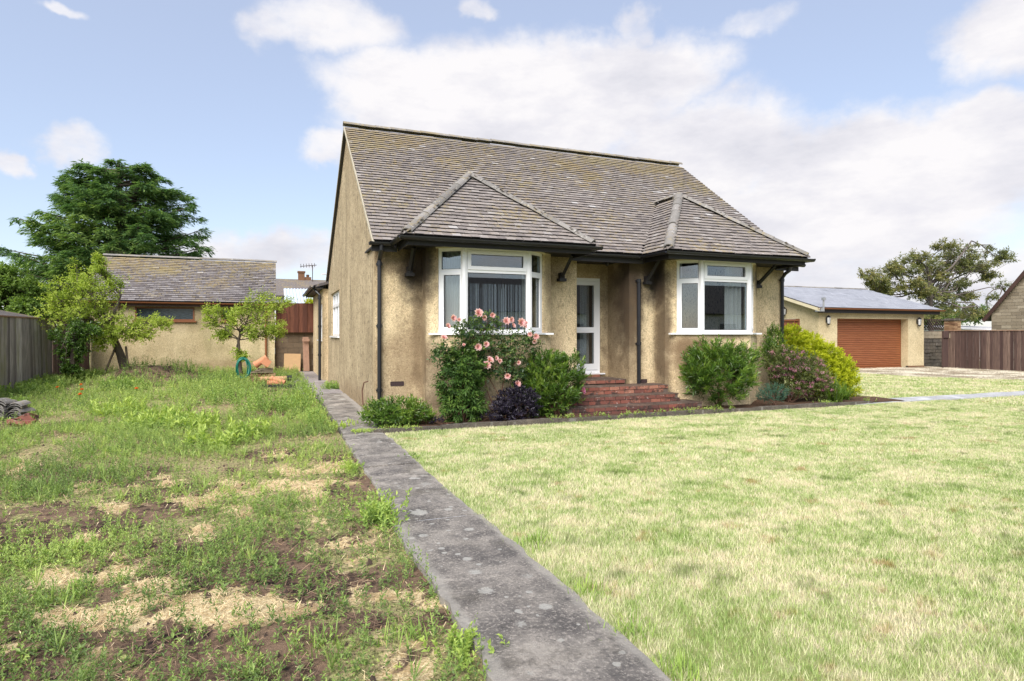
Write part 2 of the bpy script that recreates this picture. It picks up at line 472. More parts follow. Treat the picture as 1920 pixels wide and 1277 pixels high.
M_verge = simple('verge_mortar', (0.42, 0.38, 0.30), 0.9, 0.3)
M_white = simple('white_render', (0.70, 0.68, 0.66), 0.8, 0.05)
M_metal = simple('galvanised_metal', (0.45, 0.45, 0.46), 0.4, metallic=0.7)
M_brown = simple('brown_plastic_gutter', (0.20, 0.075, 0.03), 0.45)
M_brownw = simple('brown_stained_wood', (0.06, 0.03, 0.022), 0.6, 0.4, bump=0.4)
M_rubber = simple('green_hose', (0.01, 0.14, 0.10), 0.4, 0.2)
M_terra = simple('terracotta', (0.50, 0.22, 0.12), 0.8, 0.25, 14, 0.4)
M_clay = simple('salt_glazed_clay', (0.48, 0.27, 0.15), 0.5, 0.3, 9)
M_ply = simple('plywood', (0.42, 0.27, 0.14), 0.75, 0.15)
M_plank = simple('weathered_plank', (0.27, 0.16, 0.11), 0.85, 0.35, bump=0.5)
M_stake = simple('wooden_stake', (0.20, 0.15, 0.11), 0.9, 0.35)
M_bark = simple('bark', (0.09, 0.07, 0.055), 0.95, 0.5, 12, 0.9, 30)
M_barkl = simple('pale_bark', (0.12, 0.10, 0.09), 0.95, 0.4, 12, 0.6, 30)
M_stem = simple('green_brown_stem', (0.11, 0.055, 0.035), 0.8, 0.4)

def glassmat(name, base=0.05, k=1.7, tintc=(0.80, 0.86, 0.88)):
    m, n, b = newmat(name); nt = m.node_tree
    fr = n.node('ShaderNodeLayerWeight'); fr.inputs[0].default_value = 0.5
    f = n.math('MULTIPLY_ADD', n.math('POWER', fr.outputs['Facing'], 4.0), k, base, clamp=True)
    g = n.node('ShaderNodeBsdfGlossy'); g.inputs['Roughness'].default_value = 0.01
    t = n.node('ShaderNodeBsdfTransparent'); t.inputs[0].default_value = (*tintc, 1)
    mx = n.node('ShaderNodeMixShader'); n.put(mx.inputs[0], f)
    nt.links.new(t.outputs[0], mx.inputs[1]); nt.links.new(g.outputs[0], mx.inputs[2])
    nt.links.new(mx.outputs[0], nt.nodes['Material Output'].inputs[0])
    return m
M_glass = glassmat('window_glass', 0.15, .8)
def obsc():
    m, n, b = newmat('obscured_glass'); nt = m.node_tree
    n.put(b.inputs['Base Color'], n.mix(n.step(n.noise(14, 5, .7), .4, .65), (0.015, 0.022, 0.03), (0.055, 0.075, 0.09)))
    b.inputs['Roughness'].default_value = 0.22; b.inputs['Specular IOR Level'].default_value = 0.7
    n.put(b.inputs['Normal'], n.bump(n.noise(25, 3), 0.25, 0.003))
    return m
M_obsc = obsc()
M_curt = simple('curtain_fabric', (0.55, 0.49, 0.46), 0.95, 0.1)
M_net = simple('string_curtain', (0.42, 0.40, 0.43), 0.95, 0.3, 20)
M_dark = simple('dark_furniture', (0.05, 0.03, 0.03), 0.7)

def concrete(name, a, b_, spots=0.7, dirt=0.6, worn=False):
    m, n, b = newmat(name); P = n.pos()
    t = n.tint()
    c = n.mix(n.step(n.noise(3.0, 6, 0.7, vec=P), 0.35, 0.66), a, b_)
    c = n.mix(n.math('MULTIPLY', n.step(n.noise(60, 4, 0.7, vec=P), 0.5, 0.66), 0.55), c, tuple(min(1, 1.9 * x) for x in b_))
    c = n.mix(n.math('MULTIPLY', n.step(n.noise(38, 4, 0.7, vec=n.scaled(P, (1, 1, 1), (5, 1, 1))), 0.55, 0.68), 0.6), c, tuple(.4 * x for x in a))
    # round pale lichen spots, a few sizes
    for sc_, r0, th, k in ((3.1, 0.18, 0.62, 1), (6.0, 0.19, 0.66, 2), (14, .22, .70, 3)):
        v = n.node('ShaderNodeTexVoronoi'); v.inputs['Scale'].default_value = sc_
        n.put(v.inputs['Vector'], n.vmath('ADD', n.scaled(P, (1, 1, 0), (k * 3.3, k * 1.7, 0)), n.vmath('MULTIPLY', n.node('ShaderNodeTexNoise').outputs['Color'], (0.02, 0.02, 0))))
        s2 = n.node('ShaderNodeSeparateColor'); n.put(s2.inputs[0], v.outputs['Color'])
        rr = n.math('MULTIPLY_ADD', s2.outputs[1], r0 * 1.2, r0 * 0.4)
        inside = n.step(n.math('SUBTRACT', n.math('ADD', v.outputs['Distance'], n.math('MULTIPLY_ADD', n.noise(45, 3, .7, vec=P), .22, -.11)), rr), -0.03, 0.03, 1, 0)
        f = n.math('MULTIPLY', inside, n.step(s2.outputs[0], th, th + 0.04))
        c = n.mix(n.math('MULTIPLY', f, spots), c, (0.40, 0.385, 0.35))
    if dirt:
        c = n.mix(n.math('MULTIPLY', n.step(n.noise(1.6, 5, .6, vec=n.scaled(P, (1, 1, 1), (9, 2, 1))), .5, .7), dirt), c, (0.10, 0.085, 0.06))
    c = n.mix(n.step(n.noise(1.7, 6, .75, vec=n.scaled(P, (1, 1, 1), (8, 8, 8))), .54, .66, 0, .55), c, tuple(min(1, 1.7 * x) for x in b_))
    if worn:   # pale worn arrises along both long edges, broken up
        sp = n.node('ShaderNodeSeparateXYZ'); n.put(sp.inputs[0], P)
        e = n.math('ABSOLUTE', n.math('SUBTRACT', sp.outputs[0], 1.25))
        e = n.math('ADD', e, n.math('MULTIPLY_ADD', n.noise(9, 5, .7, vec=P), .12, -.06))
        c = n.mix(n.step(e, .27, .33, 0, .6), c, (0.40, 0.37, 0.33))
    n.put(b.inputs['Base Color'], c)
    n.put(b.inputs['Roughness'], n.step(n.noise(2.2, 4, vec=P), .4, .6, .55, .9))
    c_ = None
    h = n.math('ADD', n.noise(40, 6, 0.8, vec=P), n.math('MULTIPLY', n.noise(9, 4, vec=P), 1.0))
    n.put(b.inputs['Normal'], n.bump(h, 1.0, 0.02))
    return m
M_path = concrete('path_concrete', (0.098, 0.088, 0.082), (0.29, 0.26, 0.228), 0.95, 0.5, True)
M_path2 = concrete('path_wet_concrete', (0.20, 0.18, 0.18), (0.30, 0.27, 0.265), 0.3, 0.4)
M_path3 = concrete('path_pale_concrete', (0.34, 0.345, 0.36), (0.44, 0.44, 0.45), 0.1, 0.2)
M_kerb = concrete('kerb_concrete', (0.06, 0.052, 0.045), (0.12, 0.10, 0.08), 0.35, 0.6)
M_tread = concrete('step_tread', (0.055, 0.04, 0.034), (0.12, 0.075, 0.055), 0.4, 0.5)
def brickmat(name, cols, grime=0.5, white=0.35):
    m, n, b = newmat(name); P = n.pos()
    k = len(cols) - 1
    c = n.ramp(n.tint(), [(i / k, cols[i]) for i in range(k + 1)])
    c = n.mix(n.math('MULTIPLY', n.noise(22, 5, .7, vec=P), .6), c, tuple(.5 * x for x in cols[0]))
    c = n.mix(n.math('MULTIPLY', n.step(n.noise(4, 5, .7, vec=P), .5, .62), grime), c, (0.035, 0.026, 0.022))
    c = n.mix(n.math('MULTIPLY', n.step(n.noise(12, 5, .7, vec=n.scaled(P, (1, 1, 2), (5, 5, 5))), .62, .68), white), c, (0.55, 0.50, 0.45))
    n.put(b.inputs['Base Color'], c); b.inputs['Roughness'].default_value = .9
    n.put(b.inputs['Normal'], n.bump(n.noise(35, 5, .7), .8, .006))
    return m
M_brick = brickmat('red_brick', [(0.13, 0.05, 0.04), (0.28, 0.09, 0.06), (0.44, 0.20, 0.13)], .85, .85)
M_mortar = simple('mortar', (0.12, 0.09, 0.075), .95, .3, 20, .5)
M_pillar = brickmat('brown_brick', [(0.20, 0.10, 0.05), (0.36, 0.21, 0.11), (0.50, 0.33, 0.19)], .2, .1)
M_pmortar = simple('pale_mortar', (0.45, 0.36, 0.25), .95, .2)
M_block = brickmat('concrete_block', [(0.13, 0.09, 0.055), (0.17, 0.12, 0.075), (0.22, 0.16, 0.10)], .35, .08)
M_bmortar = simple('block_mortar', (0.20, 0.16, 0.12), .95, .2)
M_stone = brickmat('reconstituted_stone', [(0.22, 0.175, 0.12), (0.33, 0.27, 0.19), (0.45, 0.38, 0.28)], .1, .15)
M_smortar = simple('stone_mortar', (0.50, 0.46, 0.38), .95, .1)

def woodmat(name, cols, moss=0.0, vert=True):
    m, n, b = newmat(name); P = n.pos()
    k = len(cols) - 1
    c = n.ramp(n.tint(), [(i / k, cols[i]) for i in range(k + 1)])
    g = n.noise(1.0, 5, .65, vec=n.scaled(P, (55, 55, 2.2)))
    c = n.mix(n.step(g, .35, .7, .0, .75), c, tuple(.42 * x for x in cols[0]))
    if moss:
        c = n.mix(n.math('MULTIPLY', n.step(n.noise(1.1, 4, .6, vec=n.scaled(P, (.7, 1.6, .35), (3, 1, 2))), .48, .62), moss), c, (0.20, 0.20, 0.07))
    n.put(b.inputs['Base Color'], c); b.inputs['Roughness'].default_value = .9
    n.put(b.inputs['Normal'], n.bump(g, .5, .005))
    return m
M_fence = woodmat('weathered_fence_board', [(0.15, 0.13, 0.12), (0.31, 0.275, 0.25), (0.52, 0.48, 0.44)], .55)
M_fenced = woodmat('dark_fence_board', [(0.09, 0.05, 0.035), (0.13, 0.08, 0.055), (0.19, 0.13, 0.09)], .1)
M_fencer = woodmat('brown_fence_board', [(0.075, 0.042, 0.036), (0.13, 0.08, 0.065), (0.25, 0.17, 0.13)], 0)
M_panel = woodmat('red_brown_board', [(0.075, 0.024, 0.013), (0.13, 0.042, 0.022), (0.19, 0.075, 0.04)], 0)
def doorwood():
    m, n, b = newmat('garage_door_wood'); P = n.pos()
    g = n.noise(1.0, 5, .6, vec=n.scaled(P, (2.0, 2.0, 30)))
    c = n.mix(n.step(g, .3, .7), (0.205, 0.066, 0.024), (0.30, 0.108, 0.042))
    c = n.mix(n.math('MULTIPLY', n.tint(), .45), c, (0.17, 0.045, 0.018))
    n.put(b.inputs['Base Color'], c); b.inputs['Roughness'].default_value = .45
    return m
M_gdoor = doorwood()

# ground
def groundmat(name, kind):
    m, n, b = newmat(name); P = n.pos()
    if kind == 'plot':
        soil = n.mix(n.step(n.noise(9, 6, .8, vec=P), .38, .64), (0.018, 0.015, 0.016), (0.22, 0.14, 0.10))
        soil = n.mix(n.step(n.noise(2.2, 5, .7, vec=n.scaled(P, (1, 1, 1), (4, 4, 4))), .42, .6, 0, .75), soil, (0.27, 0.185, 0.125))
        soil = n.mix(n.step(n.noise(42, 4, .7, vec=P), .56, .66, 0, .8), soil, (0.30, 0.21, 0.13))
        straw = n.mix(n.step(n.noise(80, 6, .8, vec=P), .36, .62), (0.42, 0.29, 0.13), (0.92, 0.76, 0.47))
        straw = n.mix(n.step(n.noise(4, 4, vec=P), .45, .62, 0, .5), straw, (0.33, 0.20, 0.09))
        moss = n.mix(n.step(n.noise(38, 6, .8, vec=P), .38, .62), (0.10, 0.10, 0.04), (0.50, 0.48, 0.21))
        moss = n.mix(n.step(n.noise(11, 6, .8, vec=n.scaled(P, (1, 1, 1), (2, 2, 2))), .46, .6, 0, .75), moss, (0.40, 0.30, 0.19))
        wob = n.math('MULTIPLY_ADD', n.noise(14, 5, .7, vec=P), .9, -.45)
        c = n.mix(n.step(n.math('ADD', n.attr('moss'), wob), .42, .58), soil, moss)
        c = n.mix(n.step(n.math('ADD', n.attr('straw'), n.math('MULTIPLY', wob, .8)), .42, .54), c, straw)
        bh = n.noise(45, 5, .75, vec=P)
        n.put(b.inputs['Normal'], n.bump(bh, 1.0, .03))
    elif kind == 'lawn':
        c = lawn_colour(n, P)
        c = n.mix(.55, c, (0.16, 0.13, 0.06))
        n.put(b.inputs['Normal'], n.bump(n.noise(90, 3, .7, vec=P), .8, .02))
    elif kind == 'gravel':
        v = n.node('ShaderNodeTexVoronoi'); v.inputs['Scale'].default_value = 28; n.put(v.inputs['Vector'], P)
        c = n.mix(n.step(n.noise(.9, 5, .6, vec=P), .42, .6), (0.32, 0.275, 0.20), (0.72, 0.67, 0.54))
        s2 = n.node('ShaderNodeSeparateColor'); n.put(s2.inputs[0], v.outputs['Color'])
        c = n.mix(n.math('MULTIPLY', s2.outputs[0], .5), c, (0.16, 0.12, 0.09))
        n.put(b.inputs['Normal'], n.bump(n.math('MULTIPLY', v.outputs['Distance'], -1), 1, .02))
    elif kind == 'bed':
        c = n.mix(n.noise(8, 6, .7, vec=P), (0.05, 0.032, 0.024), (0.15, 0.09, 0.06))
        c = n.mix(n.step(n.noise(45, 4, .7, vec=P), .58, .66), c, (0.30, 0.2, 0.13))
        n.put(b.inputs['Normal'], n.bump(n.noise(40, 5, .7, vec=P), 1, .03))
    else:
        c = n.mix(n.noise(.3, 5, vec=P), (0.09, 0.12, 0.035), (0.17, 0.19, 0.07))
    n.put(b.inputs['Base Color'], c); b.inputs['Roughness'].default_value = 1.0
    b.inputs['Specular IOR Level'].default_value = 0.1
    return m
def lawn_colour(n, P, t=None):
    """mown turf: bleached straw patches, mid green, a few thicker dark-green and rusty spots"""
    a = n.noise(1.15, 6, .68, vec=n.scaled(P, (1, 1.25, 0)))
    f = n.noise(7.0, 4, .65, vec=n.scaled(P, (1, 1, 0), (3, 7, 0)))
    k = n.math('MULTIPLY_ADD', n.math('ADD', n.math('MULTIPLY', a, .75), n.math('MULTIPLY', f, .5)), 1.35, -.205)
    if t is not None: k = n.math('ADD', k, n.math('MULTIPLY_ADD', t, .36, -.19))
    c = n.ramp(k, [(0.40, (0.27, 0.38, 0.11)), (0.52, (0.42, 0.51, 0.19)), (0.61, (0.55, 0.60, 0.30)), (0.70, (0.68, 0.67, 0.41)), (0.80, (0.78, 0.70, 0.50))])
    g = n.step(n.noise(2.1, 5, .65, vec=n.scaled(P, (1, 1.3, 0), (11, 5, 0))), .56, .68, 0, .7)
    c = n.mix(g, c, (0.15, 0.22, 0.05))
    r = n.step(n.noise(2.6, 5, .65, vec=n.scaled(P, (1, 1.2, 0), (21, 9, 0))), .58, .70, 0, .6)
    c = n.mix(r, c, (0.40, 0.22, 0.085))
    return c
M_plot = groundmat('rough_plot_soil', 'plot')
M_lawn = groundmat('lawn_turf', 'lawn')
M_gravel = groundmat('gravel', 'gravel')
M_bed = groundmat('flower_bed_soil', 'bed')
M_far = groundmat('far_ground', 'far')
def grassmat():
    m, n, b = newmat('grass_blades'); P = n.pos()
    c = lawn_colour(n, P, n.attr('tint'))
    n.put(b.inputs['Base Color'], c); b.inputs['Roughness'].default_value = .7
    b.inputs['Specular IOR Level'].default_value = .15
    tr = n.node('ShaderNodeBsdfTranslucent'); n.put(tr.inputs[0], c)
    mx = n.node('ShaderNodeMixShader'); mx.inputs[0].default_value = .3
    m.node_tree.links.new(b.outputs[0], mx.inputs[1]); m.node_tree.links.new(tr.outputs[0], mx.inputs[2])
    m.node_tree.links.new(mx.outputs[0], m.node_tree.nodes['Material Output'].inputs[0])
    return m
M_grass = grassmat()
def littermat(name, a, b2):
    m, n, b = newmat(name); n.put(b.inputs['Base Color'], n.mix(n.attr('tint'), a, b2)); b.inputs['Roughness'].default_value = .8
    return m
M_straw = littermat('straw', (0.40, 0.25, 0.10), (0.92, 0.76, 0.46))
M_litter = littermat('dead_stalk', (0.06, 0.035, 0.025), (0.42, 0.27, 0.17))
L_weed = leafmat('weed_leaf', (0.115, 0.18, 0.065), (0.29, 0.40, 0.115), (0.58, 0.68, 0.20))
L_weedb = leafmat('broad_weed_leaf', (0.11, 0.19, 0.05), (0.26, 0.39, 0.095), (0.50, 0.60, 0.15))
L_con = leafmat('conifer_spray', (0.035, 0.085, 0.042), (0.11, 0.20, 0.075), (0.32, 0.42, 0.12), .5, .6, .12)
L_apple = leafmat('apple_leaf', (0.12, 0.19, 0.03), (0.32, 0.41, 0.06), (0.60, 0.66, 0.16), .45)
L_lime = leafmat('pale_tree_leaf', (0.06, 0.12, 0.025), (0.14, 0.23, 0.045), (0.28, 0.38, 0.08), .4)
L_euc = leafmat('grey_green_leaf', (0.085, 0.105, 0.045), (0.20, 0.22, 0.085), (0.37, 0.31, 0.12), .4)
L_shr = leafmat('glossy_shrub_leaf', (0.035, 0.075, 0.012), (0.10, 0.19, 0.028), (0.28, 0.38, 0.06), .3, .35, .5)
L_rose = leafmat('rose_leaf', (0.022, 0.055, 0.02), (0.065, 0.125, 0.035), (0.21, 0.27, 0.06), .3, .4, .4)
L_peony = leafmat('dark_leaf', (0.025, 0.06, 0.015), (0.075, 0.15, 0.03), (0.18, 0.27, 0.05), .3)
L_purp = leafmat('black_purple_leaf', (0.010, 0.008, 0.016), (0.024, 0.018, 0.034), (0.065, 0.055, 0.085), .1, .4, .4)
L_yel = leafmat('golden_leaf', (0.21, 0.27, 0.012), (0.46, 0.50, 0.022), (0.68, 0.68, 0.06), .4)
L_spir = leafmat('spiraea_leaf', (0.06, 0.08, 0.03), (0.13, 0.16, 0.05), (0.24, 0.27, 0.08), .3)
L_teal = leafmat('blue_green_leaf', (0.03, 0.08, 0.06), (0.07, 0.16, 0.11), (0.14, 0.25, 0.17), .3)
L_pink = leafmat('pink_petal', (0.66, 0.28, 0.34), (0.84, 0.50, 0.53), (0.93, 0.76, 0.75), .3, .6, .1)
L_mag = leafmat('magenta_blossom', (0.42, 0.12, 0.24), (0.60, 0.26, 0.38), (0.74, 0.46, 0.55), .3, .7, .1)
L_poppy = leafmat('orange_petal', (0.75, 0.13, 0.03), (0.85, 0.20, 0.04), (0.9, 0.33, 0.08), .3)
# ================================================================= GROUND
LAWN_Z = 0.0
def sheet(name, x0, x1, y0, y1, z, mat, nx=2, ny=2, fn=None):
    X, Y = np.meshgrid(np.linspace(x0, x1, nx), np.linspace(y0, y1, ny), indexing='ij')
    Z = np.full_like(X, z) if fn is None else fn(X, Y)
    i = (np.arange(nx - 1)[:, None] * ny + np.arange(ny - 1)[None]).ravel()
    S = Soup(); S.add(np.stack([X, Y, Z], -1).reshape(-1, 3), np.stack([i, i + ny, i + ny + 1, i + 1], 1))
    return solo(name, S, mat, (0, 0, 0), kind='structure', smooth=True)
sheet('ground', -900, 900, -300, 1500, -0.22, M_far)
sheet('lawn', 1.3, 20.75, -7, 18.7, -0.02, M_lawn, 60, 80, lambda X, Y: -0.02 + 0.02 * (fbm(X * .8, Y * .8, 2) - .5))
def gravel_sheet():
    S = Soup()
    pts = [(20.55, 18.75), (20.55, 14.6), (22.4, 12.4), (23.6, 8), (24.2, -7), (27.6, -7), (27.6, 18.75)]
    for i in range(len(pts)):
        pass
    fan = [(20.55, 18.75), (20.55, 14.6), (22.4, 12.4), (27.6, 12.4), (27.6, 18.75)]
    S.add([(x, y, -.005) for x, y in fan], [(0, 1, 2), (0, 2, 3), (0, 3, 4)])
    f2 = [(22.4, 12.4), (23.6, 8), (24.2, -7), (27.6, -7), (27.6, 12.4)]
    S.add([(x, y, -.005) for x, y in f2], [(0, 1, 4), (1, 2, 3), (1, 3, 4)])
    return solo('driveway', S, M_gravel, (0, 0, 0), kind='structure')
gravel_sheet()
sheet('lawn_verge', 20.5, 24.4, -7, 14.9, -0.035, M_lawn)
# rough plot on the left of the path: uneven soil with straw and moss patches
STRAW_PX = [(40, 1128, 50, 22), (300, 1105, 90, 34), (390, 1128, 110, 30), (440, 1160, 80, 18), (250, 1150, 50, 18), (230, 1085, 60, 30), (400, 932, 80, 20), (465, 955, 60, 14), (160, 910, 28, 14), (315, 895, 30, 10),
            (20, 868, 45, 12), (110, 1075, 55, 22), (215, 945, 32, 10), (155, 1000, 30, 12), (385, 985, 40, 16), (250, 1045, 60, 24), (560, 905, 60, 12), (600, 925, 40, 10),
            (620, 870, 60, 10), (120, 1150, 60, 20), (420, 895, 30, 8), (540, 875, 50, 8), (60, 960, 22, 10), (390, 1000, 22, 10), (235, 1140, 70, 30), (580, 950, 50, 8)]
SOIL_PX = [(290, 1200, 60, 16), (520, 1020, 50, 14), (560, 1135, 60, 16), (90, 1235, 50, 16), (640, 1085, 50, 18), (470, 1065, 50, 12), (690, 1150, 40, 20),
           (600, 1180, 50, 14), (440, 875, 22, 7), (285, 713, 50, 8), (355, 709, 60, 8), (640, 1010, 40, 10), (540, 1235, 50, 12), (760, 1230, 30, 20), (235, 700, 30, 8), (330, 700, 40, 8), (570, 1060, 40, 14), (180, 1175, 40, 20)]
def blobs(X, Y, L):
    dep = X * ST + Y * CT; u = 960 + FPX * (X * CT - Y * ST) / np.maximum(dep, .2); v = 624 + FPX * 1.5 / np.maximum(dep, .2)
    m = np.zeros_like(X)
    for (a, b, ru, rv) in L:
        q = np.sqrt(((u - a) / ru) ** 2 + ((v - b) / rv) ** 2)
        m = np.maximum(m, np.clip(1.35 - q * .85, 0, 1))
    return m
def masks(X, Y):
    n_ = fbm(X * 3.1, Y * 3.1, 1) - .5
    n2_ = fbm(X * 8, Y * 8, 5) - .5; big_ = fbm(X * .9 + 5, Y * .9 + 2, 6)
    straw = np.clip(blobs(X, Y, STRAW_PX) * .85 + n_ * 1.7 + n2_ * 1.6 - .16 + np.clip((big_ - .45) * 1.6, 0, .25) * np.clip((X + 3.5) / 2, 0, 1) * np.clip((11 - Y) / 3, 0, 1), 0, 1)
    bare = blobs(X, Y, SOIL_PX)
    low_ = np.clip((X + 2.2) / 1.6, 0, 1) * np.clip((5.2 - Y) / 1.5, 0, 1) * np.clip((fbm(X * 2.2, Y * 2.2, 7) - .36) * 3, 0, 1)
    bare = np.maximum(bare * .9, low_ * .5)
    moss = np.clip(.56 + (fbm(X * 1.3, Y * 1.3, 4) - .5) * 2.2 - bare * .9 + np.clip((Y - 6) * .02, 0, .2), 0, 1)
    return straw, moss, bare
def plot_z(X, Y):
    z = -.035 + .10 * (fbm(X * .9, Y * .9, 3) - .5) + .05 * (fbm(X * 4, Y * 4, 5) - .5)
    edge = np.clip((.93 - X) / .5, 0, 1)
    z = -.028 + (z + .028) * edge
    for (cx_, cy_, h, r) in ((-4.1, 21.6, .34, .8), (-3.2, 22.4, .42, 1.0), (-1.2, 22.0, .12, 1.2), (-5.0, 20.5, .12, 1.5)):
        z = z + h * np.exp(-((X - cx_) ** 2 + (Y - cy_) ** 2) / r ** 2)
    for (a, b, ru, rv) in STRAW_PX[:4]:
        c = at_z(a, b); z = z + .03 * np.exp(-((X - c[0]) ** 2 + (Y - c[1]) ** 2) / .3 ** 2)
    return z
def plot():
    ys = np.concatenate([np.arange(0.6, 8, .045), np.arange(8, 27.0, .12)])
    xs = np.concatenate([np.arange(-13, -5, .13), np.arange(-5, .97, .05)])
    X, Y = np.meshgrid(xs, ys, indexing='ij'); ny = len(ys); nx = len(xs)
    Z = plot_z(X, Y)
    st_, mo, ba = masks(X, Y)
    i = (np.arange(nx - 1)[:, None] * ny + np.arange(ny - 1)[None]).ravel()
    S = Soup(); S.add(np.stack([X, Y, Z], -1).reshape(-1, 3), np.stack([i, i + ny, i + ny + 1, i + 1], 1))
    o = solo('rough_ground', S, M_plot, (0, 0, 0), kind='structure', smooth=True)
    for nm, a in (('straw', st_), ('moss', mo)):
        at = o.data.attributes.new(nm, 'FLOAT', 'POINT'); at.data.foreach_set('value', a.astype(np.float32).ravel())
plot()
# concrete path: slabs
def slab_soup(x0, x1, y0, y1, z0, z1, jag=.012, seed=0, x0b=None, x1b=None):
    n = max(6, int((y1 - y0) / .10)); m = 6
    r = np.random.default_rng(seed); S = Soup()
    t = np.linspace(0, 1, n)
    xb0 = x0 if x0b is None else x0b; xb1 = x1 if x1b is None else x1b
    L = x0 + (xb0 - x0) * t + jag * 2 * (fbm(t * (y1 - y0) * 6, t * 0 + seed, 1) - .5) * 2
    R = x1 + (xb1 - x1) * t + jag * 2 * (fbm(t * (y1 - y0) * 6, t * 0 + seed + 9, 1) - .5) * 2
    s = np.linspace(0, 1, m)
    X = L[:, None] * (1 - s) + R[:, None] * s
    jy0 = jag * (fbm(s * 5, s * 0 + seed, 2) - .5) * 2; jy1 = jag * (fbm(s * 5, s * 0 + seed + 4, 2) - .5) * 2
    Y = y0 + (y1 - y0) * t[:, None] + jy0[None] * (1 - t[:, None]) + jy1[None] * t[:, None]
    Z = z1 + .008 * (fbm(X * 2, Y * 2, 3) - .5)
    # eased edges
    Z[:, 0] -= .008; Z[:, -1] -= .008
    V = np.stack([X, Y, Z], -1).reshape(-1, 3)
    i = (np.arange(n - 1)[:, None] * m + np.arange(m - 1)[None]).ravel()
    S.add(V, np.stack([i, i + 1, i + m + 1, i + m], 1))
    ring = [(k, 0) for k in range(n)] + [(n - 1, j) for j in range(1, m)] + [(k, m - 1) for k in range(n - 2, -1, -1)] + [(0, j) for j in range(m - 2, 0, -1)]
    top = np.array([V[a * m + b] for a, b in ring]); bot = top.copy(); bot[:, 2] = z0
    q = len(ring)
    S.add(np.vstack([top, bot]), [(k, (k + 1) % q, q + (k + 1) % q, q + k) for k in range(q)])
    return S
pth = link(bpy.data.objects.new('garden_path', None)); pth['kind'] = 'structure'; WORG[pth.name] = np.zeros(3)
for k, a in enumerate([(.93, 1.60, .3, 2.05), (.89, 1.60, 2.07, 4.76), (.94, 1.565, 4.83, 6.9), (.95, 1.565, 6.91, 8.72)]):
    part('slab', slab_soup(*a, -.09, .010 + .012 * (k % 2), .017, k), M_path, pth)
part('joint', slab_soup(.92, 1.58, 4.74, 4.85, -.09, .004, .02, 61), M_path3, pth)
part('slab', slab_soup(.96, 1.55, 8.75, 9.28, -.09, .008, .014, 11), M_path, pth)
part('slab', slab_soup(.98, 1.67, 9.30, 12.3, -.09, .016, .014, 12, x0b=1.0), M_path, pth)
part('slab', slab_soup(1.0, 1.67, 12.33, 15.6, -.09, .020, .014, 13, x0b=1.03), M_path, pth)
part('slab', slab_soup(.75, 1.67, 15.63, 19.0, -.09, .004, .014, 14, x0b=.35), M_path2, pth)
part('slab', slab_soup(.15, 1.60, 19.03, 22.4, -.09, .000, .014, 15, x0b=.0), M_path2, pth)
part('slab', slab_soup(.0, 1.50, 22.43, 25.0, -.09, .012, .014, 16), M_path2, pth)
pp = link(bpy.data.objects.new('pale_path', None)); pp['kind'] = 'structure'; WORG[pp.name] = np.zeros(3)
for k in range(8):
    x0 = 11.35 + k * 1.5
    if x0 < 22: part('slab', slab_soup(x0, x0 + 1.485, 9.28 - .004 * k, 9.86, -.06, .012 + .003 * (k % 2), .006, 30 + k), M_path3, pp)
# flower bed and its kerb
sheet('flower_bed', 1.60, 12.9, 9.36, 10.9, 0.03, M_bed, 100, 16, lambda X, Y: .02 + .06 * (fbm(X * 2.5, Y * 2.5, 1) - .4))
kb = thing('bed_kerb', (1.5, 9.3, 0), 'low dark concrete kerb between the lawn and the flower bed', 'kerb')
xx = 1.42
for k, L in enumerate([1.05, 1.1, 1.0, 1.15, .9, 1.1, 1.0, 1.05, 1.1, 1.0]):
    y0 = 9.28 + .03 * (k % 3 == 1) + .004 * k
    S = slab_soup(xx, xx + L - .012, y0, y0 + .10, -.06, .058 + .008 * ((k * 7) % 3 - 1), .006, 50 + k)
    part('kerb_stone', S, M_kerb, kb); xx += L

# ================================================================= BUNGALOW
H = thing('bungalow', (1.67, 10.85, 0), 'pebbledashed bungalow with two hipped bay windows and mossy brown tiled roof', 'house')
def wall(S, p0, p1, z0, z1, ops=(), th=.22):
    p0 = np.array(p0, float); p1 = np.array(p1, float); L = np.linalg.norm(p1 - p0)
    sb = sorted({0.0, L, *[o[0] for o in ops], *[o[1] for o in ops]})
    for a, b in zip(sb[:-1], sb[1:]):
        if b - a < 1e-4: continue
        zb = [z0, z1]; hit = [o for o in ops if o[0] < b - 1e-4 and o[1] > a + 1e-4]
        for o in hit: zb += [o[2], o[3]]
        zb = sorted(set(zb))
        for c, d in zip(zb[:-1], zb[1:]):
            if any(o[2] < d - 1e-4 and o[3] > c + 1e-4 for o in hit): continue
            S.obox(p0, p1, a, b, -th, 0, c, d)
EZ, EY, RY, RZ = 3.06, 10.58, 15.1, 6.42
BSL = .62
def zroof(y): return EZ + (y - EY) * (RZ - EZ) / (RY - EY) if y < RY else RZ - (y - RY) * BSL
WZ = 2.985
S = Soup()
bL = [(2.5, 10.85), (2.5, 10.52), (2.68, 10.38), (3.08, 10.08), (4.28, 10.08), (4.68, 10.38), (4.90, 10.52), (4.92, 10.85)]
bR = [(7.45, 10.85), (7.47, 10.52), (7.65, 10.38), (8.05, 10.06), (9.25, 10.06), (9.65, 10.38), (9.85, 10.52), (9.87, 10.85)]
wall(S, (1.67, 10.85), bL[0], -.15, WZ)
for B in (bL, bR):
    for i in range(7):
        full = i in (0, 1, 5, 6)
        if i == 1 or i == 5: full = True
        wall(S, B[i], B[i + 1], -.15, WZ if full else 1.47)
wall(S, bL[-1], (5.62, 10.85), -.15, WZ)
wall(S, (5.62, 11.072), (5.62, 11.717), -.15, WZ - .001)
wall(S, (5.62, 11.72), (6.83, 11.72), .40, WZ, [(.13, 1.03, .40, 2.68)])
wall(S, (6.83, 11.717), (6.83, 11.072), -.15, WZ - .001)
wall(S, (6.83, 10.85), bR[0], -.15, WZ)
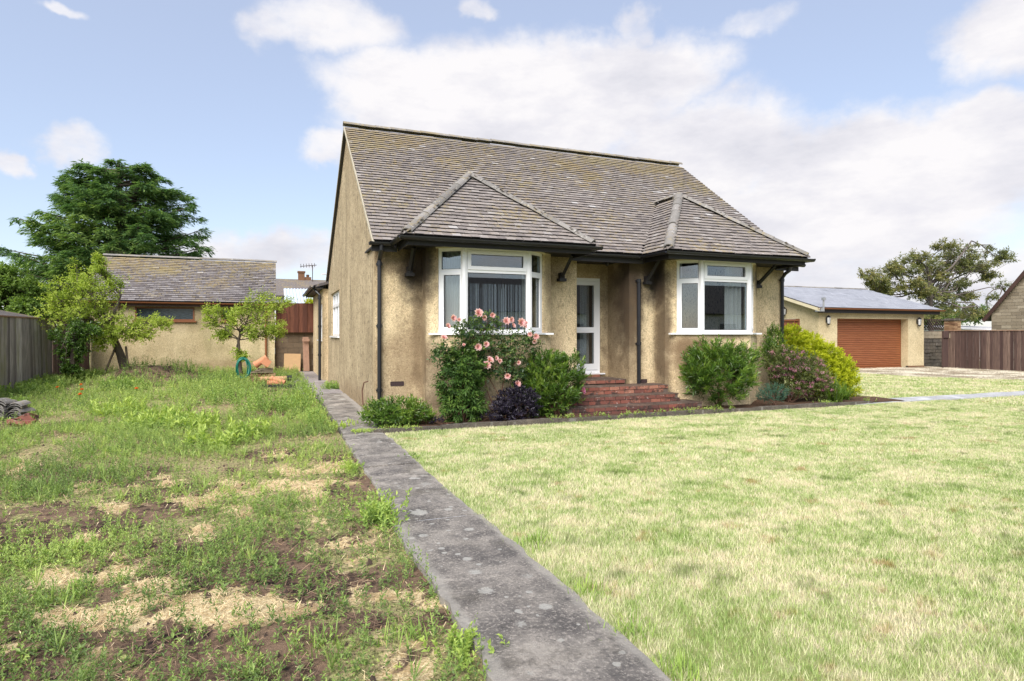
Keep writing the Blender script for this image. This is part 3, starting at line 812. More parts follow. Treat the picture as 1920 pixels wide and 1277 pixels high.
wall(S, bR[-1], (10.95, 10.85), -.15, WZ)
part('wall', S, M_wall, H)
S = Soup()
wall(S, (1.67, 20.4), (1.67, 11.072), -.15, WZ, [(1.1, 3.45, 1.41, 2.66)], .21)
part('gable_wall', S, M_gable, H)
for x0, x1 in ((1.672, 1.9), (10.7, 10.948)):
    S = Soup(); prof = [(10.86, WZ), (20.4, WZ), (20.4, zroof(20.4) - .06), (RY, RZ - .07), (10.86, zroof(10.86) - .06)]
    n_ = len(prof); v = [(x, y, z) for x in (x0, x1) for y, z in prof]
    S.add(v, [(i, (i + 1) % n_, n_ + (i + 1) % n_, n_ + i) for i in range(n_)])
    for o in (0, n_):
        S.add(v[o:o + n_], [(0, 1, 2), (0, 2, 3), (0, 3, 4)])
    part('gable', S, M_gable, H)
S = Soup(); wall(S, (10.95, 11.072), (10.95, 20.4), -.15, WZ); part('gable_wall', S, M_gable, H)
S = Soup()
S.box(1.9, 5.35, 11.1, 14.9, .52, .60); S.box(7.1, 10.7, 11.1, 14.9, .52, .60); S.box(5.36, 7.09, 12.0, 14.9, .52, .60); S.box(1.9, 10.7, 14.2, 14.35, .6, 2.98); S.box(5.3, 5.4, 11.95, 14.2, .6, 2.98)
S.box(7.05, 7.15, 11.0, 14.2, .6, 2.98)
part('interior_wall', S, M_int, H)
# ---- roof
R = part('roof', Soup(), M_roofdeck, H)
def quadprism(S, a, b, c, d, th=.03):
    a, b, c, d = [np.array(p, float) for p in (a, b, c, d)]
    n_ = unit(np.cross(b - a, d - a)); 
    if n_[2] < 0: n_ = -n_
    top = np.array([a, b, c, d]); bot = top - n_ * th
    V = np.vstack([top, bot])
    S.add(V, [(0, 1, 2, 3), (4, 5, 6, 7), (0, 1, 5, 4), (1, 2, 6, 5), (2, 3, 7, 6), (3, 0, 4, 7)])
S = Soup()
VX0, VX1 = 1.60, 11.22
quadprism(S, (VX0, EY, EZ), (VX1, EY, EZ), (VX1, RY, RZ), (VX0, RY, RZ))
yb = 20.75
quadprism(S, (VX0, yb, zroof(yb)), (VX1, yb, zroof(yb)), (VX1, RY + .001, RZ), (VX0, RY + .001, RZ), .06)
CB = [(3.70, 1.73), (8.76, 1.78)]
BY, AY, AZ = 9.76, 11.8, 4.62
for c, hw in CB:
    a0 = (c - hw, BY, EZ); a1 = (c + hw, BY, EZ); ap = (c, AY, AZ); bk = (c, 12.68, AZ)
    quadprism(S, a0, a1, ap, ap)
    quadprism(S, (c - hw, 10.60, EZ), a0, ap, bk)
    quadprism(S, a1, (c + hw, 10.60, EZ), bk, ap)
# replace empty roof mesh
R.data = S.mesh('roof', WORG[R.name]); R.data.materials.append(M_roofdeck)
def zbay(x, y, c, hw):
    sl = (AZ - EZ) / hw
    return np.minimum.reduce([EZ + (y - BY) * (AZ - EZ) / (AY - BY), EZ + (x - (c - hw)) * sl, EZ + ((c + hw) - x) * sl])
GA, TW = .128, .158
def tile_proto(w=TW, l=.155, th=.0215, g=GA):
    sl = th * l / g * .92
    v = [(-w * .488, 0, .006), (w * .488, 0, .006), (-w * .488, l, .006 - sl), (w * .488, l, .006 - sl),
         (-w * .488, 0, .006 + th), (w * .488, 0, .006 + th), (-w * .488, l, .006 - sl + th), (w * .488, l, .006 - sl + th)]
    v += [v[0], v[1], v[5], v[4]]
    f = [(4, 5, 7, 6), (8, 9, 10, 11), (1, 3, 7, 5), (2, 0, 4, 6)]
    return v, f
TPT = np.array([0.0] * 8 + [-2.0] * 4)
def tile_field(o, ax, up, W_, T_, test, w=TW, g=GA, jit=1.0, k=0, clip=True):
    """tiles on a plane with origin o (eave start), ax along the eave, up the slope"""
    o = np.array(o, float); ax = unit(ax); up = unit(up); nn = np.cross(ax, up)
    if nn[2] < 0: nn = -nn
    Ms = []; ts = []
    rows = int(T_ / g); r = np.random.default_rng(100 + k)
    for j in range(rows):
        cols = int(W_ / w) + 2
        off = (w / 2 if j % 2 else 0)
        wavy = .010 * jit * math.sin(j * .37 + k) 
        for i in range(cols):
            s = i * w + (off - w / 2 if j % 2 else 0) + w * .5 - (w / 2 if j % 2 else 0)
            t = j * g
            s0_, s1_ = max(0.0, s - w / 2), min(W_, s + w / 2)
            if s1_ - s0_ < w * .2: continue
            fx = (s1_ - s0_) / w if clip else 1.0
            if clip: s = (s0_ + s1_) / 2
            p = o + ax * s + up * t
            if not test(p + up * g * .5): continue
            p = p + up * r.normal(0, .004) * jit + ax * r.normal(0, .002) + nn * (.02 * (vnoise(p[0] * .9, p[1] * .9 + k, 3) - .5) + r.normal(0, .0018) * jit)
            a = r.normal(0, .012) * jit; ax2 = ax * math.cos(a) + up * math.sin(a); up2 = np.cross(nn, ax2)
            if np.dot(up2, up) < 0: up2 = -up2
            tl = r.normal(0, .012) * jit
            n2 = unit(nn + ax2 * tl); 
            Ms.append(frame_m(p, ax2 * fx, up2, n2))
            base = .42 + .35 * (fbm(p[0] * .6, p[1] * .6, 6) - .5)
            q = r.random()
            ts.append(np.clip(base + r.normal(0, .17) + (.45 if q > .988 else 0), 0, 1))
    return Ms, ts
Ms, ts = [], []
def add_field(*a, **k):
    m, t = tile_field(*a, **k); Ms.extend(m); ts.extend(t)
upm = (0, RY - EY, RZ - EZ)
add_field((VX0, EY - .03, EZ + .012), (1, 0, 0), upm, VX1 - VX0, 5.62,
          lambda p: all(zbay(p[0], p[1], c, h) < zroof(p[1]) + .03 for c, h in CB))
for q, (c, hw) in enumerate(CB):
    ok = lambda p, c=c, hw=hw: True
    L_ = math.hypot(AY - BY, AZ - EZ)
    add_field((c - hw, BY - .03, EZ + .012), (1, 0, 0), (0, AY - BY, AZ - EZ), 2 * hw, L_,
              lambda p, c=c, hw=hw: abs(p[0] - c) < hw * (1 - (p[1] - BY) / (AY - BY)) + .03, k=q + 1)
    Ls = math.hypot(hw, AZ - EZ)
    side = lambda p, c=c, hw=hw: (p[1] - BY) / (AY - BY) > (hw - abs(p[0] - c)) / hw - .03 and EZ + (hw - abs(p[0] - c)) * (AZ - EZ) / hw > zroof(p[1]) - .03
    add_field((c - hw - .03, 12.9, EZ + .012), (0, -1, 0), (hw, 0, AZ - EZ), 3.2, Ls, side, k=q + 4)
    add_field((c + hw + .03, BY, EZ + .012), (0, 1, 0), (-hw, 0, AZ - EZ), 3.2, Ls, side, k=q + 7)
pv, pf = tile_proto()
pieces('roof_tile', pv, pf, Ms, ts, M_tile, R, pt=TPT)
# half-round ridge and hip tiles
def arch(L=.42, r0=.115, r1=.10, th=.016, n=9, drop=.6):
    V = []; F = []
    an = np.linspace(-drop * math.pi / 2 - .25, drop * math.pi / 2 + .25, n)
    for x, r in ((0, r0), (L, r1)):
        for q in (r, r - th):
            for a in an: V.append((x, q * math.sin(a), q * math.cos(a)))
    for i in range(n - 1):
        F += [(i, i + 1, 2 * n + i + 1, 2 * n + i), (n + i, n + i + 1, 3 * n + i + 1, 3 * n + i),
              (i, i + 1, n + i + 1, n + i), (2 * n + i, 2 * n + i + 1, 3 * n + i + 1, 3 * n + i)]
    return V, F
def run_arch(name, a, b, r, parent, mat, L=.42, lift=0.0, seed=0):
    a = np.array(a, float); b = np.array(b, float); d = unit(b - a); T_ = np.linalg.norm(b - a)
    n_ = max(1, round(T_ / (L * .93))); st_ = T_ / n_
    side = unit(np.cross([0, 0, 1], d)); up = np.cross(d, side); rr = np.random.default_rng(seed)
    M_ = [frame_m(a + d * st_ * i + up * (lift - r * .55 + rr.normal(0, .004)) + side * rr.normal(0, .003), unit(d + side * rr.normal(0, .008)), side, up) for i in range(n_)]
    v, f = arch(st_ * 1.06, r, r * .93, .018)
    pieces(name, v, f, M_, np.clip(rr.normal(.5, .25, n_), 0, 1), mat, parent)
run_arch('ridge_tile', (VX0 - .02, RY, RZ + .05), (VX1 + .02, RY, RZ + .05), .125, R, M_ridge, .40, 0.02, 1)
for q, (c, hw) in enumerate(CB):
    run_arch('hip_tile', (c - hw + .03, BY + .02, EZ + .06), (c, AY, AZ + .06), .110, R, M_ridge, .40, .02, 2 + q)
    run_arch('hip_tile', (c + hw - .03, BY + .02, EZ + .06), (c, AY, AZ + .06), .110, R, M_ridge, .40, .02, 5 + q)
    run_arch('ridge_tile', (c, AY, AZ + .05), (c, 12.66, AZ + .05), .12, R, M_ridge, .40, .02, 9 + q)
    S = Soup(); S.lathe((c, AY, AZ - .05), [(.14, 0), (.145, .06), (.12, .11), (.05, .145), (0, .15)], 10)
    part('hip_cap', S, M_ridge, R)
S = Soup()
for (y0, z0, y1, z1) in ((EY - .02, EZ - .01, RY, RZ + .0), (RY, RZ, yb, zroof(yb))):
    for x in (VX0 - .012, VX1 - .028):
        S = Soup(); quadprism(S, (x, y0, z0), (x + .04, y0, z0), (x + .04, y1, z1), (x, y1, z1), .05)
        part('verge', S, M_verge, R)
# ---- eaves: soffit, fascia, gutters
S = Soup()
S.box(1.62, 11.15, 10.64, 11.74, 2.992, 3.02)
for c, hw in CB: S.box(c - hw + .08, c + hw - .08, 9.84, 10.9, 2.986, 3.015)
part('soffit', S, M_blackw, H)
S = Soup()
for (x0, x1) in ((1.58, CB[0][0] - CB[0][1] + .05), (CB[0][0] + CB[0][1] - .05, CB[1][0] - CB[1][1] + .05), (CB[1][0] + CB[1][1] - .05, 11.16)):
    S.box(x0, x1, 10.625, 10.65, 2.90, 3.06)
for c, hw in CB:
    S.box(c - hw + .06, c + hw - .06, 9.805, 9.83, 2.92, 3.055)
    S.box(c - hw + .06, c - hw + .085, 9.83, 10.62, 2.92, 3.055); S.box(c + hw - .085, c + hw - .06, 9.83, 10.62, 2.92, 3.055)
part('fascia', S, M_blackw, H)
def gutter(S, p0, p1, r=.056, th=.004, n=9):
    p0 = np.array(p0, float); p1 = np.array(p1, float); d = unit(p1 - p0); sd_ = unit(np.cross([0, 0, 1], d))
    an = np.linspace(math.pi, 2 * math.pi, n); V = []
    for p in (p0, p1):
        for q in (r, r - th):
            for a in an: V.append(p + sd_ * q * math.cos(a) + np.array([0, 0, q * math.sin(a)]))
    F = []
    for i in range(n - 1):
        F += [(i, i + 1, 2 * n + i + 1, 2 * n + i), (n + i, n + i + 1, 3 * n + i + 1, 3 * n + i), (i, i + 1, n + i + 1, n + i), (2 * n + i, 2 * n + i + 1, 3 * n + i + 1, 3 * n + i)]
    F += [(0, n, 3 * n, 2 * n), (n - 1, 2 * n - 1, 4 * n - 1, 3 * n - 1)]
    S.add(V, F)
    # union joints and rim
    Lg = np.linalg.norm(p1 - p0); k = max(1, int(Lg / 1.0))
    for i in range(k + 1):
        c = p0 + d * Lg * (i + .0) / max(k, 1)
        a_ = c - d * .03; b_ = c + d * .03; V = []
        for p in (a_, b_):
            for a in an: V.append(p + sd_ * (r + .006) * math.cos(a) + np.array([0, 0, (r + .006) * math.sin(a) + .003]))
        S.add(V, [(j, j + 1, n + j + 1, n + j) for j in range(n - 1)])
GZ = 3.045
c0, h0 = CB[0]; c1, h1 = CB[1]
for (a, b) in (((1.56, 10.56, GZ), (c0 - h0 - .05, 10.56, GZ)), ((c0 - h0 - .05, 10.56, GZ), (c0 - h0 - .06, 9.70, GZ)), ((c0 - h0 - .06, 9.70, GZ), (c0 + h0 + .07, 9.70, GZ)), ((c0 + h0 + .05, 9.72, GZ), (c0 + h0 + .05, 10.56, GZ)),
               ((c0 + h0 + .05, 10.56, GZ), (c1 - h1 - .05, 10.56, GZ)), ((c1 - h1 - .05, 10.56, GZ), (c1 - h1 - .06, 9.70, GZ)), ((c1 - h1 - .06, 9.70, GZ), (c1 + h1 + .03, 9.70, GZ)), ((c1 + h1 + .05, 9.72, GZ), (c1 + h1 + .05, 10.56, GZ)), ((c1 + h1 + .05, 10.56, GZ), (11.22, 10.56, GZ))):
    S = Soup(); gutter(S, a, b); part('gutter', S, M_black, H, smooth=False)
def downpipe(pts, r=.036, collars=(), parent=None, mat=None):
    S = Soup(); S.tube(pts, r, 10)
    for z in collars:
        p = np.array(pts[-1]); q = (p[0], p[1], z)
        S.tube([(p[0], p[1], z - .035), (p[0], p[1], z + .035)], r * 1.28, 10)
        S.box(p[0] - .055, p[0] + .055, p[1], p[1] + .05, z - .012, z + .012)
    part('downpipe', S, mat or M_black, parent or H, smooth=False)
downpipe([(1.74, 10.56, 3.0), (1.74, 10.56, 2.93), (1.74, 10.70, 2.84), (1.74, 10.79, 2.76), (1.74, 10.79, 0.02)], .036, (2.70, 1.62, .5))
downpipe([(10.86, 10.56, 3.0), (10.86, 10.60, 2.90), (10.84, 10.70, 2.84), (10.84, 10.79, 2.74), (10.84, 10.79, 1.0), (10.84, 10.79, 0.0)], .040, (2.70, .72))
downpipe([(7.02, 10.79, 2.60), (7.02, 10.79, 0.46)], .040, (2.57, 1.28))
# bracket struts under the bay eaves
def bracket(x, y, lean, long=True):
    S = Soup()
    S.tube([(x + lean, y - .42, 2.97), (x, y - .10, 2.60)], .042, 4)
    S.box(x - .045, x + .045, y - .11, y, 2.55, 2.67); S.box(x - .075, x + .075, y - .13, y, 2.50, 2.56)
    part('eaves_bracket', S, M_blackw, H)
bracket(2.27, 10.85, .0); bracket(5.26, 10.85, .05); bracket(7.22, 10.85, .05); bracket(10.12, 10.85, .16)
# air bricks
def airbrick(x, y, z, w=.23):
    S = Soup(); S.box(x - w / 2, x + w / 2, y - .008, y + .02, z - .04, z - .03); S.box(x - w / 2, x + w / 2, y - .008, y + .02, z + .03, z + .04)
    for i in range(7): S.box(x - w / 2 + i * w / 6 - .006, x - w / 2 + i * w / 6 + .006, y - .008, y + .02, z - .03, z + .03)
    S.box(x - w / 2, x + w / 2, y - .002, y + .02, z - .03, z + .03)
    part('air_brick', S, M_dark, H)
airbrick(2.06, 10.85, .60); airbrick(7.18, 10.85, .50, .14)
# bent conduit at the foot of the gable
S = Soup(); S.tube([(1.62, 11.3, .62), (1.55, 11.32, .60), (1.52, 11.35, .45), (1.53, 11.3, .2), (1.60, 11.25, .0)], .012, 6)
part('bent_pipe', S, M_stem, H)
# ---- windows
def win_frame(S, p0, p1, a, b, z0, z1, f=.06, o0=-.09, o1=-.02):
    S.obox(p0, p1, a, b, o0, o1, z0, z0 + f); S.obox(p0, p1, a, b, o0, o1, z1 - f, z1)
    S.obox(p0, p1, a, a + f, o0, o1, z0 + f, z1 - f); S.obox(p0, p1, b - f, b, o0, o1, z0 + f, z1 - f)
def pane(p0, p1, a, b, z0, z1, parent, mat=None, o=-.055, gasket=True):
    S = Soup(); S.obox(p0, p1, a, b, o - .004, o + .004, z0, z1); part('pane', S, mat or M_glass, parent)
    if gasket:
        S = Soup(); g = .008
        S.obox(p0, p1, a - .002, a + g, o + .004, o + .012, z0, z1); S.obox(p0, p1, b - g, b + .002, o + .004, o + .012, z0, z1)
        S.obox(p0, p1, a + g, b - g, o + .004, o + .012, z0, z0 + g); S.obox(p0, p1, a + g, b - g, o + .004, o + .012, z1 - g, z1)
        part('gasket', S, M_black, parent)
def bay(B, lab):
    W = part('bay_window', Soup(), M_upvc, H, label=lab)
    S = Soup(); Z0, Z1, ZT = 1.50, 2.965, 2.57
    fac = [(B[2], B[3]), (B[3], B[4]), (B[4], B[5])]
    panes = []
    for k, (p0, p1) in enumerate(fac):
        L = math.dist(p0, p1)
        win_frame(S, p0, p1, 0.0, L, Z0, Z1, .055, -.10, -.025)
        S.obox(p0, p1, .055, L - .055, -.10, -.025, ZT - .03, ZT + .03)
        if k == 1:   # opening fanlight has its own thicker sash
            win_frame(S, p0, p1, .05, L - .05, ZT + .02, Z1 - .045, .062, -.04, -.008)
            panes += [(p0, p1, .112, L - .112, ZT + .082, Z1 - .107), (p0, p1, .06, L - .06, Z0 + .055, ZT - .03)]
        else:
            panes += [(p0, p1, .055, L - .055, ZT + .03, Z1 - .055)]
            win_frame(S, p0, p1, .05, L - .05, Z0 + .045, ZT - .02, .05, -.04, -.01)
            panes += [(p0, p1, .10, L - .10, Z0 + .095, ZT - .07)]
    for q in (B[3], B[4]):
        S.lathe((q[0], q[1] + .055, 0), [(0, Z0), (.062, Z0), (.062, Z1), (0, Z1)], 8)
    for q in (B[2], B[5]):
        S.lathe((q[0], q[1] + .06, 0), [(0, Z0), (.04, Z0), (.04, Z1), (0, Z1)], 8)
    W.data = S.mesh('bay_window', WORG[W.name]); W.data.materials.append(M_upvc)
    for p in panes: pane(*p, W, gasket=True)
    # sill projecting past the facets
    S = Soup()
    for k, (p0, p1) in enumerate(fac):
        L = math.dist(p0, p1); S.obox(p0, p1, -.04 if k == 0 else 0, L + (.04 if k == 2 else 0), -.08, .05, 1.466 + k * .001, 1.498 + .0005 * k)
    x0, x1 = B[1][0] + .02, B[6][0] - .02
    S.box(x0, B[2][0] + .06, B[2][1] - .035, B[2][1] + .05, 1.464, 1.4965); S.box(B[5][0] - .06, x1, B[5][1] - .035, B[5][1] + .05, 1.464, 1.4965)
    part('sill', S, M_upvc, W)
    S = Soup()
    for k, (p0, p1) in enumerate(fac):
        L = math.dist(p0, p1); S.obox(p0, p1, -.03 if k == 0 else 0, L + (.03 if k == 2 else 0), -.1, .03, 2.966, 2.9845 - k * .0005)
    part('head_board', S, M_cream, W)
    return W
bay(bL, 'bay window with beige side curtains and a string curtain in the middle')
bay(bR, 'bay window with a pale curtain drawn to its right')
# side windows
def side_window(p0, p1, a, b, z0, z1, split, lab=None):
    W = part('window', Soup(), M_upvc, H, label=lab); S = Soup()
    win_frame(S, p0, p1, a, b, z0, z1, .06, -.12, -.05)
    ps = []
    e = [a] + [a + (b - a) * s for s in split] + [b]
    for i in range(len(e) - 1):
        if i: S.obox(p0, p1, e[i] - .03, e[i] + .03, -.118, -.045, z0 + .06, z1 - .06)
        zt = z1 - (z1 - z0) * .30
        S.obox(p0, p1, e[i] + .035, e[i + 1] - .035, -.115, -.04, zt - .04, zt + .04)
        ps += [(e[i] + .05, e[i + 1] - .05, z0 + .06, zt - .04), (e[i] + .05, e[i + 1] - .05, zt + .04, z1 - .06)]
    W.data = S.mesh('window', WORG[W.name]); W.data.materials.append(M_upvc)
    for q in ps: pane(p0, p1, *q, W, o=-.085, gasket=False)
    S = Soup(); S.obox(p0, p1, a - .05, b + .05, -.05, .05, z0 - .045, z0 - .003); part('sill', S, M_upvc, W)
side_window((1.67, 20.4), (1.67, 10.855), 1.1, 3.45, 1.41, 2.66, (.35, .68))
# lintel hood line over the side window
S = Soup(); S.obox((1.67, 20.4), (1.67, 10.855), 1.0, 3.55, 0, .012, 2.66, 2.82); part('lintel', S, M_gable, H)
# door
Dr = part('front_door', Soup(), M_upvc, H); S = Soup(); dp0, dp1 = (5.62, 11.72), (6.83, 11.72)
win_frame(S, dp0, dp1, .13, 1.03, .63, 2.68, .065, -.12, -.03)
win_frame(S, dp0, dp1, .20, .965, .70, 2.61, .085, -.10, -.015)
S.obox(dp0, dp1, .285, .88, -.10, -.015, 1.50, 1.62); S.obox(dp0, dp1, .42, .76, -.02, -.008, 1.535, 1.585)
S.obox(dp0, dp1, .285, .88, -.10, -.016, .78, .83)
Dr.data = S.mesh('front_door', WORG[Dr.name]); Dr.data.materials.append(M_upvc)
pane(dp0, dp1, .285, .88, 1.62, 2.525, Dr); pane(dp0, dp1, .285, .88, .83, 1.50, Dr)
S = Soup(); S.obox(dp0, dp1, .08, 1.12, -.12, .05, .60, .628); part('threshold', S, M_upvc, Dr)
S = Soup(); S.obox(dp0, dp1, .26, .29, -.015, .03, 1.42, 1.45); S.obox(dp0, dp1, .22, .29, .03, .045, 1.42, 1.445); part('handle', S, M_metal, Dr)
# small wall lamp under the porch eave
S = Soup(); S.tube([(6.35, 10.95, 2.99), (6.35, 10.93, 2.94)], .03, 8); S.lathe((6.35, 10.92, 2.86), [(0, 0), (.035, .01), (.045, .05), (.03, .08), (0, .09)], 10)
part('porch_lamp', S, M_blackw, H)
# ---- rear extension
S = Soup()
wall(S, (1.5, 25.3), (1.5, 20.42), -.1, 2.90, [(3.05, 4.68, 1.27, 2.47)], .22); S.box(1.73, 6, 25.05, 25.29, -.1, 2.89)
S.box(1.5, 1.7, 20.40, 20.42, -.1, 2.9)
part('extension_wall', S, M_wall, H)
S = Soup(); quadprism(S, (1.22, 20.2, 3.0), (1.22, 25.6, 3.0), (5.5, 25.6, 4.3), (5.5, 20.2, 4.3), .08)
part('extension_roof', S, M_tile2, H)
S = Soup(); gutter(S, (1.17, 25.6, 2.98), (1.17, 20.15, 2.98), .06); part('gutter', S, M_black, H)
S = Soup(); S.box(1.24, 1.27, 20.2, 25.6, 2.88, 3.0); S.box(1.27, 1.5, 20.2, 25.6, 2.9, 2.92); part('fascia', S, M_blackw, H)
side_window((1.5, 25.3), (1.5, 20.42), 3.05, 4.68, 1.27, 2.47, (.5,))
downpipe([(1.2, 20.35, 2.95), (1.3, 20.3, 2.8), (1.40, 20.25, 2.7), (1.40, 20.25, 0.0)], .045, (2.6, 1.7, .8))
S = Soup(); S.tube([(1.6, 20.2, 3.35), (1.45, 20.1, 3.33)], .02, 6); part('overflow_pipe', S, M_upvc, H)
# ================================================================= steps
BS = thing('brick_steps', (6.3, 9.75, 0), 'worn red brick steps with dark stained treads up to the white front door', 'steps')
bv, bf = ubox(.208, .10, .062)
Ms, ts = [], []; S = Soup(); T_ = Soup(); rr = np.random.default_rng(5)
levels = [(4.85, 7.80, 9.75, 0.0, .155), (5.0, 7.46, 10.05, .155, .31), (5.05, 7.44, 10.35, .31, .455), (5.64, 6.80, 10.92, .455, .545)]
for k, (x0, x1, y0, z0, z1) in enumerate(levels):
    yb_ = 10.83 if k < 3 else 11.7
    S.box(x0 + .016, x1 - .016, y0 + .016, yb_, z0 - (.1 if k == 0 else 0) + .001 * k, z1 - .018)
    T_.add(*ubox(x1 - x0 - .004, yb_ - y0 - .004, .020, ((x0 + x1) / 2, (y0 + yb_) / 2 + .002, z1 - .008)), 0)
    nb = 2 if k < 3 else 1
    for j in range(nb):
        z = z0 + (.037 if k < 3 else .045) + j * .073
        n_ = int((x1 - x0) / .226) + 1
        for i in range(n_ + 1):
            x = x0 + .113 + (i - (.5 if j % 2 else 0)) * .226
            if x - .106 < x0 - .02 or x + .106 > x1 + .02: continue
            M_ = np.array(Matrix.Translation((x, y0 + .048 + rr.normal(0, .003), z)) @ Matrix.Rotation(rr.normal(0, .012), 4, 'Z') @ Matrix.Rotation(rr.normal(0, .008), 4, 'Y'))
            Ms.append(M_); ts.append(np.clip(rr.normal(.45 + .12 * k, .22) - (.25 if k < 2 else 0), 0, 1))
    # end returns
    for j in range(nb):
        if k < 3:
            y = y0 + .21 + (.0 if j else .06)
            while y < min(yb_, 10.8):
                Ms.append(np.array(Matrix.Translation((x1 - .048, y, z0 + .037 + j * .073)) @ Matrix.Rotation(math.pi / 2, 4, 'Z'))); ts.append(rr.random() * .7); y += .226
# brick course below the door sill
for i in range(4):
    Ms.append(np.array(Matrix.Translation((5.82 + i * .226, 11.70, .572)))); ts.append(.8)
pieces('brick', bv, bf, Ms, ts, M_brick, BS)
part('mortar', S, M_mortar, BS); part('tread', T_, M_tread, BS)

# ================================================================= curtains
def curtain(name, lab, cat, p0, p1, a, b, z0, z1, inset, n, amp, mat, strings=False):
    p0 = np.array(p0, float); p1 = np.array(p1, float); d = unit(p1 - p0); nn = np.array([d[1], -d[0]])
    c = p0 + d * (a + b) / 2 - nn * inset; S = Soup()
    if strings:
        r = np.random.default_rng(4); k = 0; x = a
        while x < b:
            w_ = r.uniform(.004, .013); xy = p0 + d * x - nn * (inset + r.normal(0, .015))
            top = z0 + (z1 - z0) * (.985 if r.random() > .1 else r.uniform(.8, .95))
            S.add([(xy[0], xy[1], z0), (xy[0] + d[0] * w_, xy[1] + d[1] * w_, z0), (xy[0] + d[0] * w_, xy[1] + d[1] * w_, top), (xy[0], xy[1], top)], [(0, 1, 2, 3)], r.random())
            x += r.choice([.010, .014, .02, .03])
    else:
        m = n * 10; t = np.linspace(0, 1, m); V = []
        r = np.random.default_rng(int(a * 100) + n); ph = np.cumsum(r.uniform(.6, 1.4, m)); ph = ph / ph[-1] * n * 2 * math.pi
        for z, sc_ in ((z0, 1.2), ((z0 + z1) / 2, 1.0), (z1, .8)):
            off = amp * sc_ * np.sin(ph)
            xy = p0[None] + d[None] * (a + (b - a) * t)[:, None] - nn[None] * (inset + off)[:, None]
            V.append(np.column_stack([xy, np.full(m, z)]))
        V = np.concatenate(V); F = []
        for j in range(2):
            for i in range(m - 1): F.append((j * m + i, j * m + i + 1, (j + 1) * m + i + 1, (j + 1) * m + i))
        S.add(V, F)
    solo(name, S, mat, (c[0], c[1], z0), lab, cat, smooth=not strings)
curtain('curtain', 'grey beige pleated curtain in the left facet of the left bay window', 'curtain', bL[2], bL[3], .03, .40, 1.5, 2.95, .22, 4, .022, M_curt)
curtain('curtain', 'narrow beige pleated curtain in the right facet of the left bay window', 'curtain', bL[4], bL[5], .12, .46, 1.5, 2.95, .22, 4, .022, M_curt)
curtain('string_curtain', 'fine pale string curtain hanging in the middle pane of the left bay window', 'curtain', bL[3], bL[4], .05, 1.15, 1.5, 2.38, .20, 1, .0, M_net, True)
curtain('curtain', 'pale curtain with loose folds at the right of the right bay window', 'curtain', bR[3], bR[4], .72, 1.14, 1.5, 2.95, .20, 4, .028, M_curt)
curtain('curtain', 'dim beige curtain behind the glass of the white front door', 'curtain', (5.9, 11.9), (6.9, 11.9), .40, .62, .65, 2.6, .10, 3, .02, M_curt)
curtain('curtain', 'thin curtain edge at the left of the right bay window', 'curtain', bR[2], bR[3], .02, .10, 1.5, 2.95, .2, 1, .02, M_curt)
# ================================================================= OUTBUILDING (left)
O = thing('outbuilding', (-2.9, 25, 0), 'long low pebbledashed outbuilding with grey tiled roof and brown timber trim', 'outbuilding')
S = Soup()
wx0 = [(-5.75 + 5.85, 0)]
wall(S, (-5.85, 25.0), (.09, 25.0), -.1, 2.52, [(1.34, 3.22, 1.94, 2.42), (4.10, 4.55, 1.94, 2.42)], .2)
wall(S, (.09, 25.203), (.09, 30.0), -.1, 2.519); wall(S, (-5.85, 30.0), (-5.85, 25.203), -.1, 2.519)
for x0 in (-5.848, -.13):
    prof = [(25.0, 2.52), (30.0, 2.52), (27.5, 4.32)]
    v = [(x, y, z) for x in (x0, x0 + .215) for y, z in prof]
    S.add(v, [(0, 1, 2), (3, 4, 5)]); S.add(v, [(0, 1, 4, 3), (1, 2, 5, 4), (2, 0, 3, 5)])
part('wall', S, M_out, O)
def xat(u, Y): return at_y(u, 0, Y)[0]
R2 = part('roof', Soup(), M_roofdeck, O); S = Soup()
OE, OEZ, ORY, ORZ = 24.72, 2.60, 27.5, 4.42
quadprism(S, (-6.0, OE, OEZ), (.14, OE, OEZ), (.14, ORY, ORZ), (-6.0, ORY, ORZ)); quadprism(S, (-6.0, 30.3, OEZ), (.14, 30.3, OEZ), (.14, ORY + .001, ORZ), (-6.0, ORY + .001, ORZ))
R2.data = S.mesh('roof', WORG[R2.name]); R2.data.materials.append(M_roofdeck)
m, t = tile_field((-6.0, OE - .03, OEZ + .012), (1, 0, 0), (0, ORY - OE, ORZ - OEZ), 6.14, math.hypot(ORY - OE, ORZ - OEZ), lambda p: True, w=.22, g=.135, k=20)
v, f = tile_proto(.22, .165, .022, .135)
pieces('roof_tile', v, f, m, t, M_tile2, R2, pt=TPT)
run_arch('ridge_tile', (-6.0, ORY, ORZ + .04), (.16, ORY, ORZ + .04), .12, R2, M_ridge, .45, .02, 33)
S = Soup()
for i in range(14): S.tube([(-5.9 + i * .05, 27.5, 4.5), (-5.9 + i * .05 + rng.normal(0, .01), 27.45 + rng.normal(0, .03), 4.64)], .006, 3)
part('bird_spikes', S, M_dark, R2)
S = Soup(); S.box(-6.0, .12, 24.78, 24.81, 2.44, 2.58); S.box(-6.0, .12, 24.81, 25.0, 2.46, 2.48); part('fascia', S, M_brownw, O)
S = Soup(); gutter(S, (-6.0, 24.70, 2.585), (.12, 24.70, 2.57), .055); part('gutter', S, M_brown, O)
S = Soup(); S.tube([(-.22, 24.70, 2.54), (-.22, 24.78, 2.3), (-.22, 24.94, 2.2), (-.22, 24.94, .1)], .036, 8); part('downpipe', S, M_brown, O)
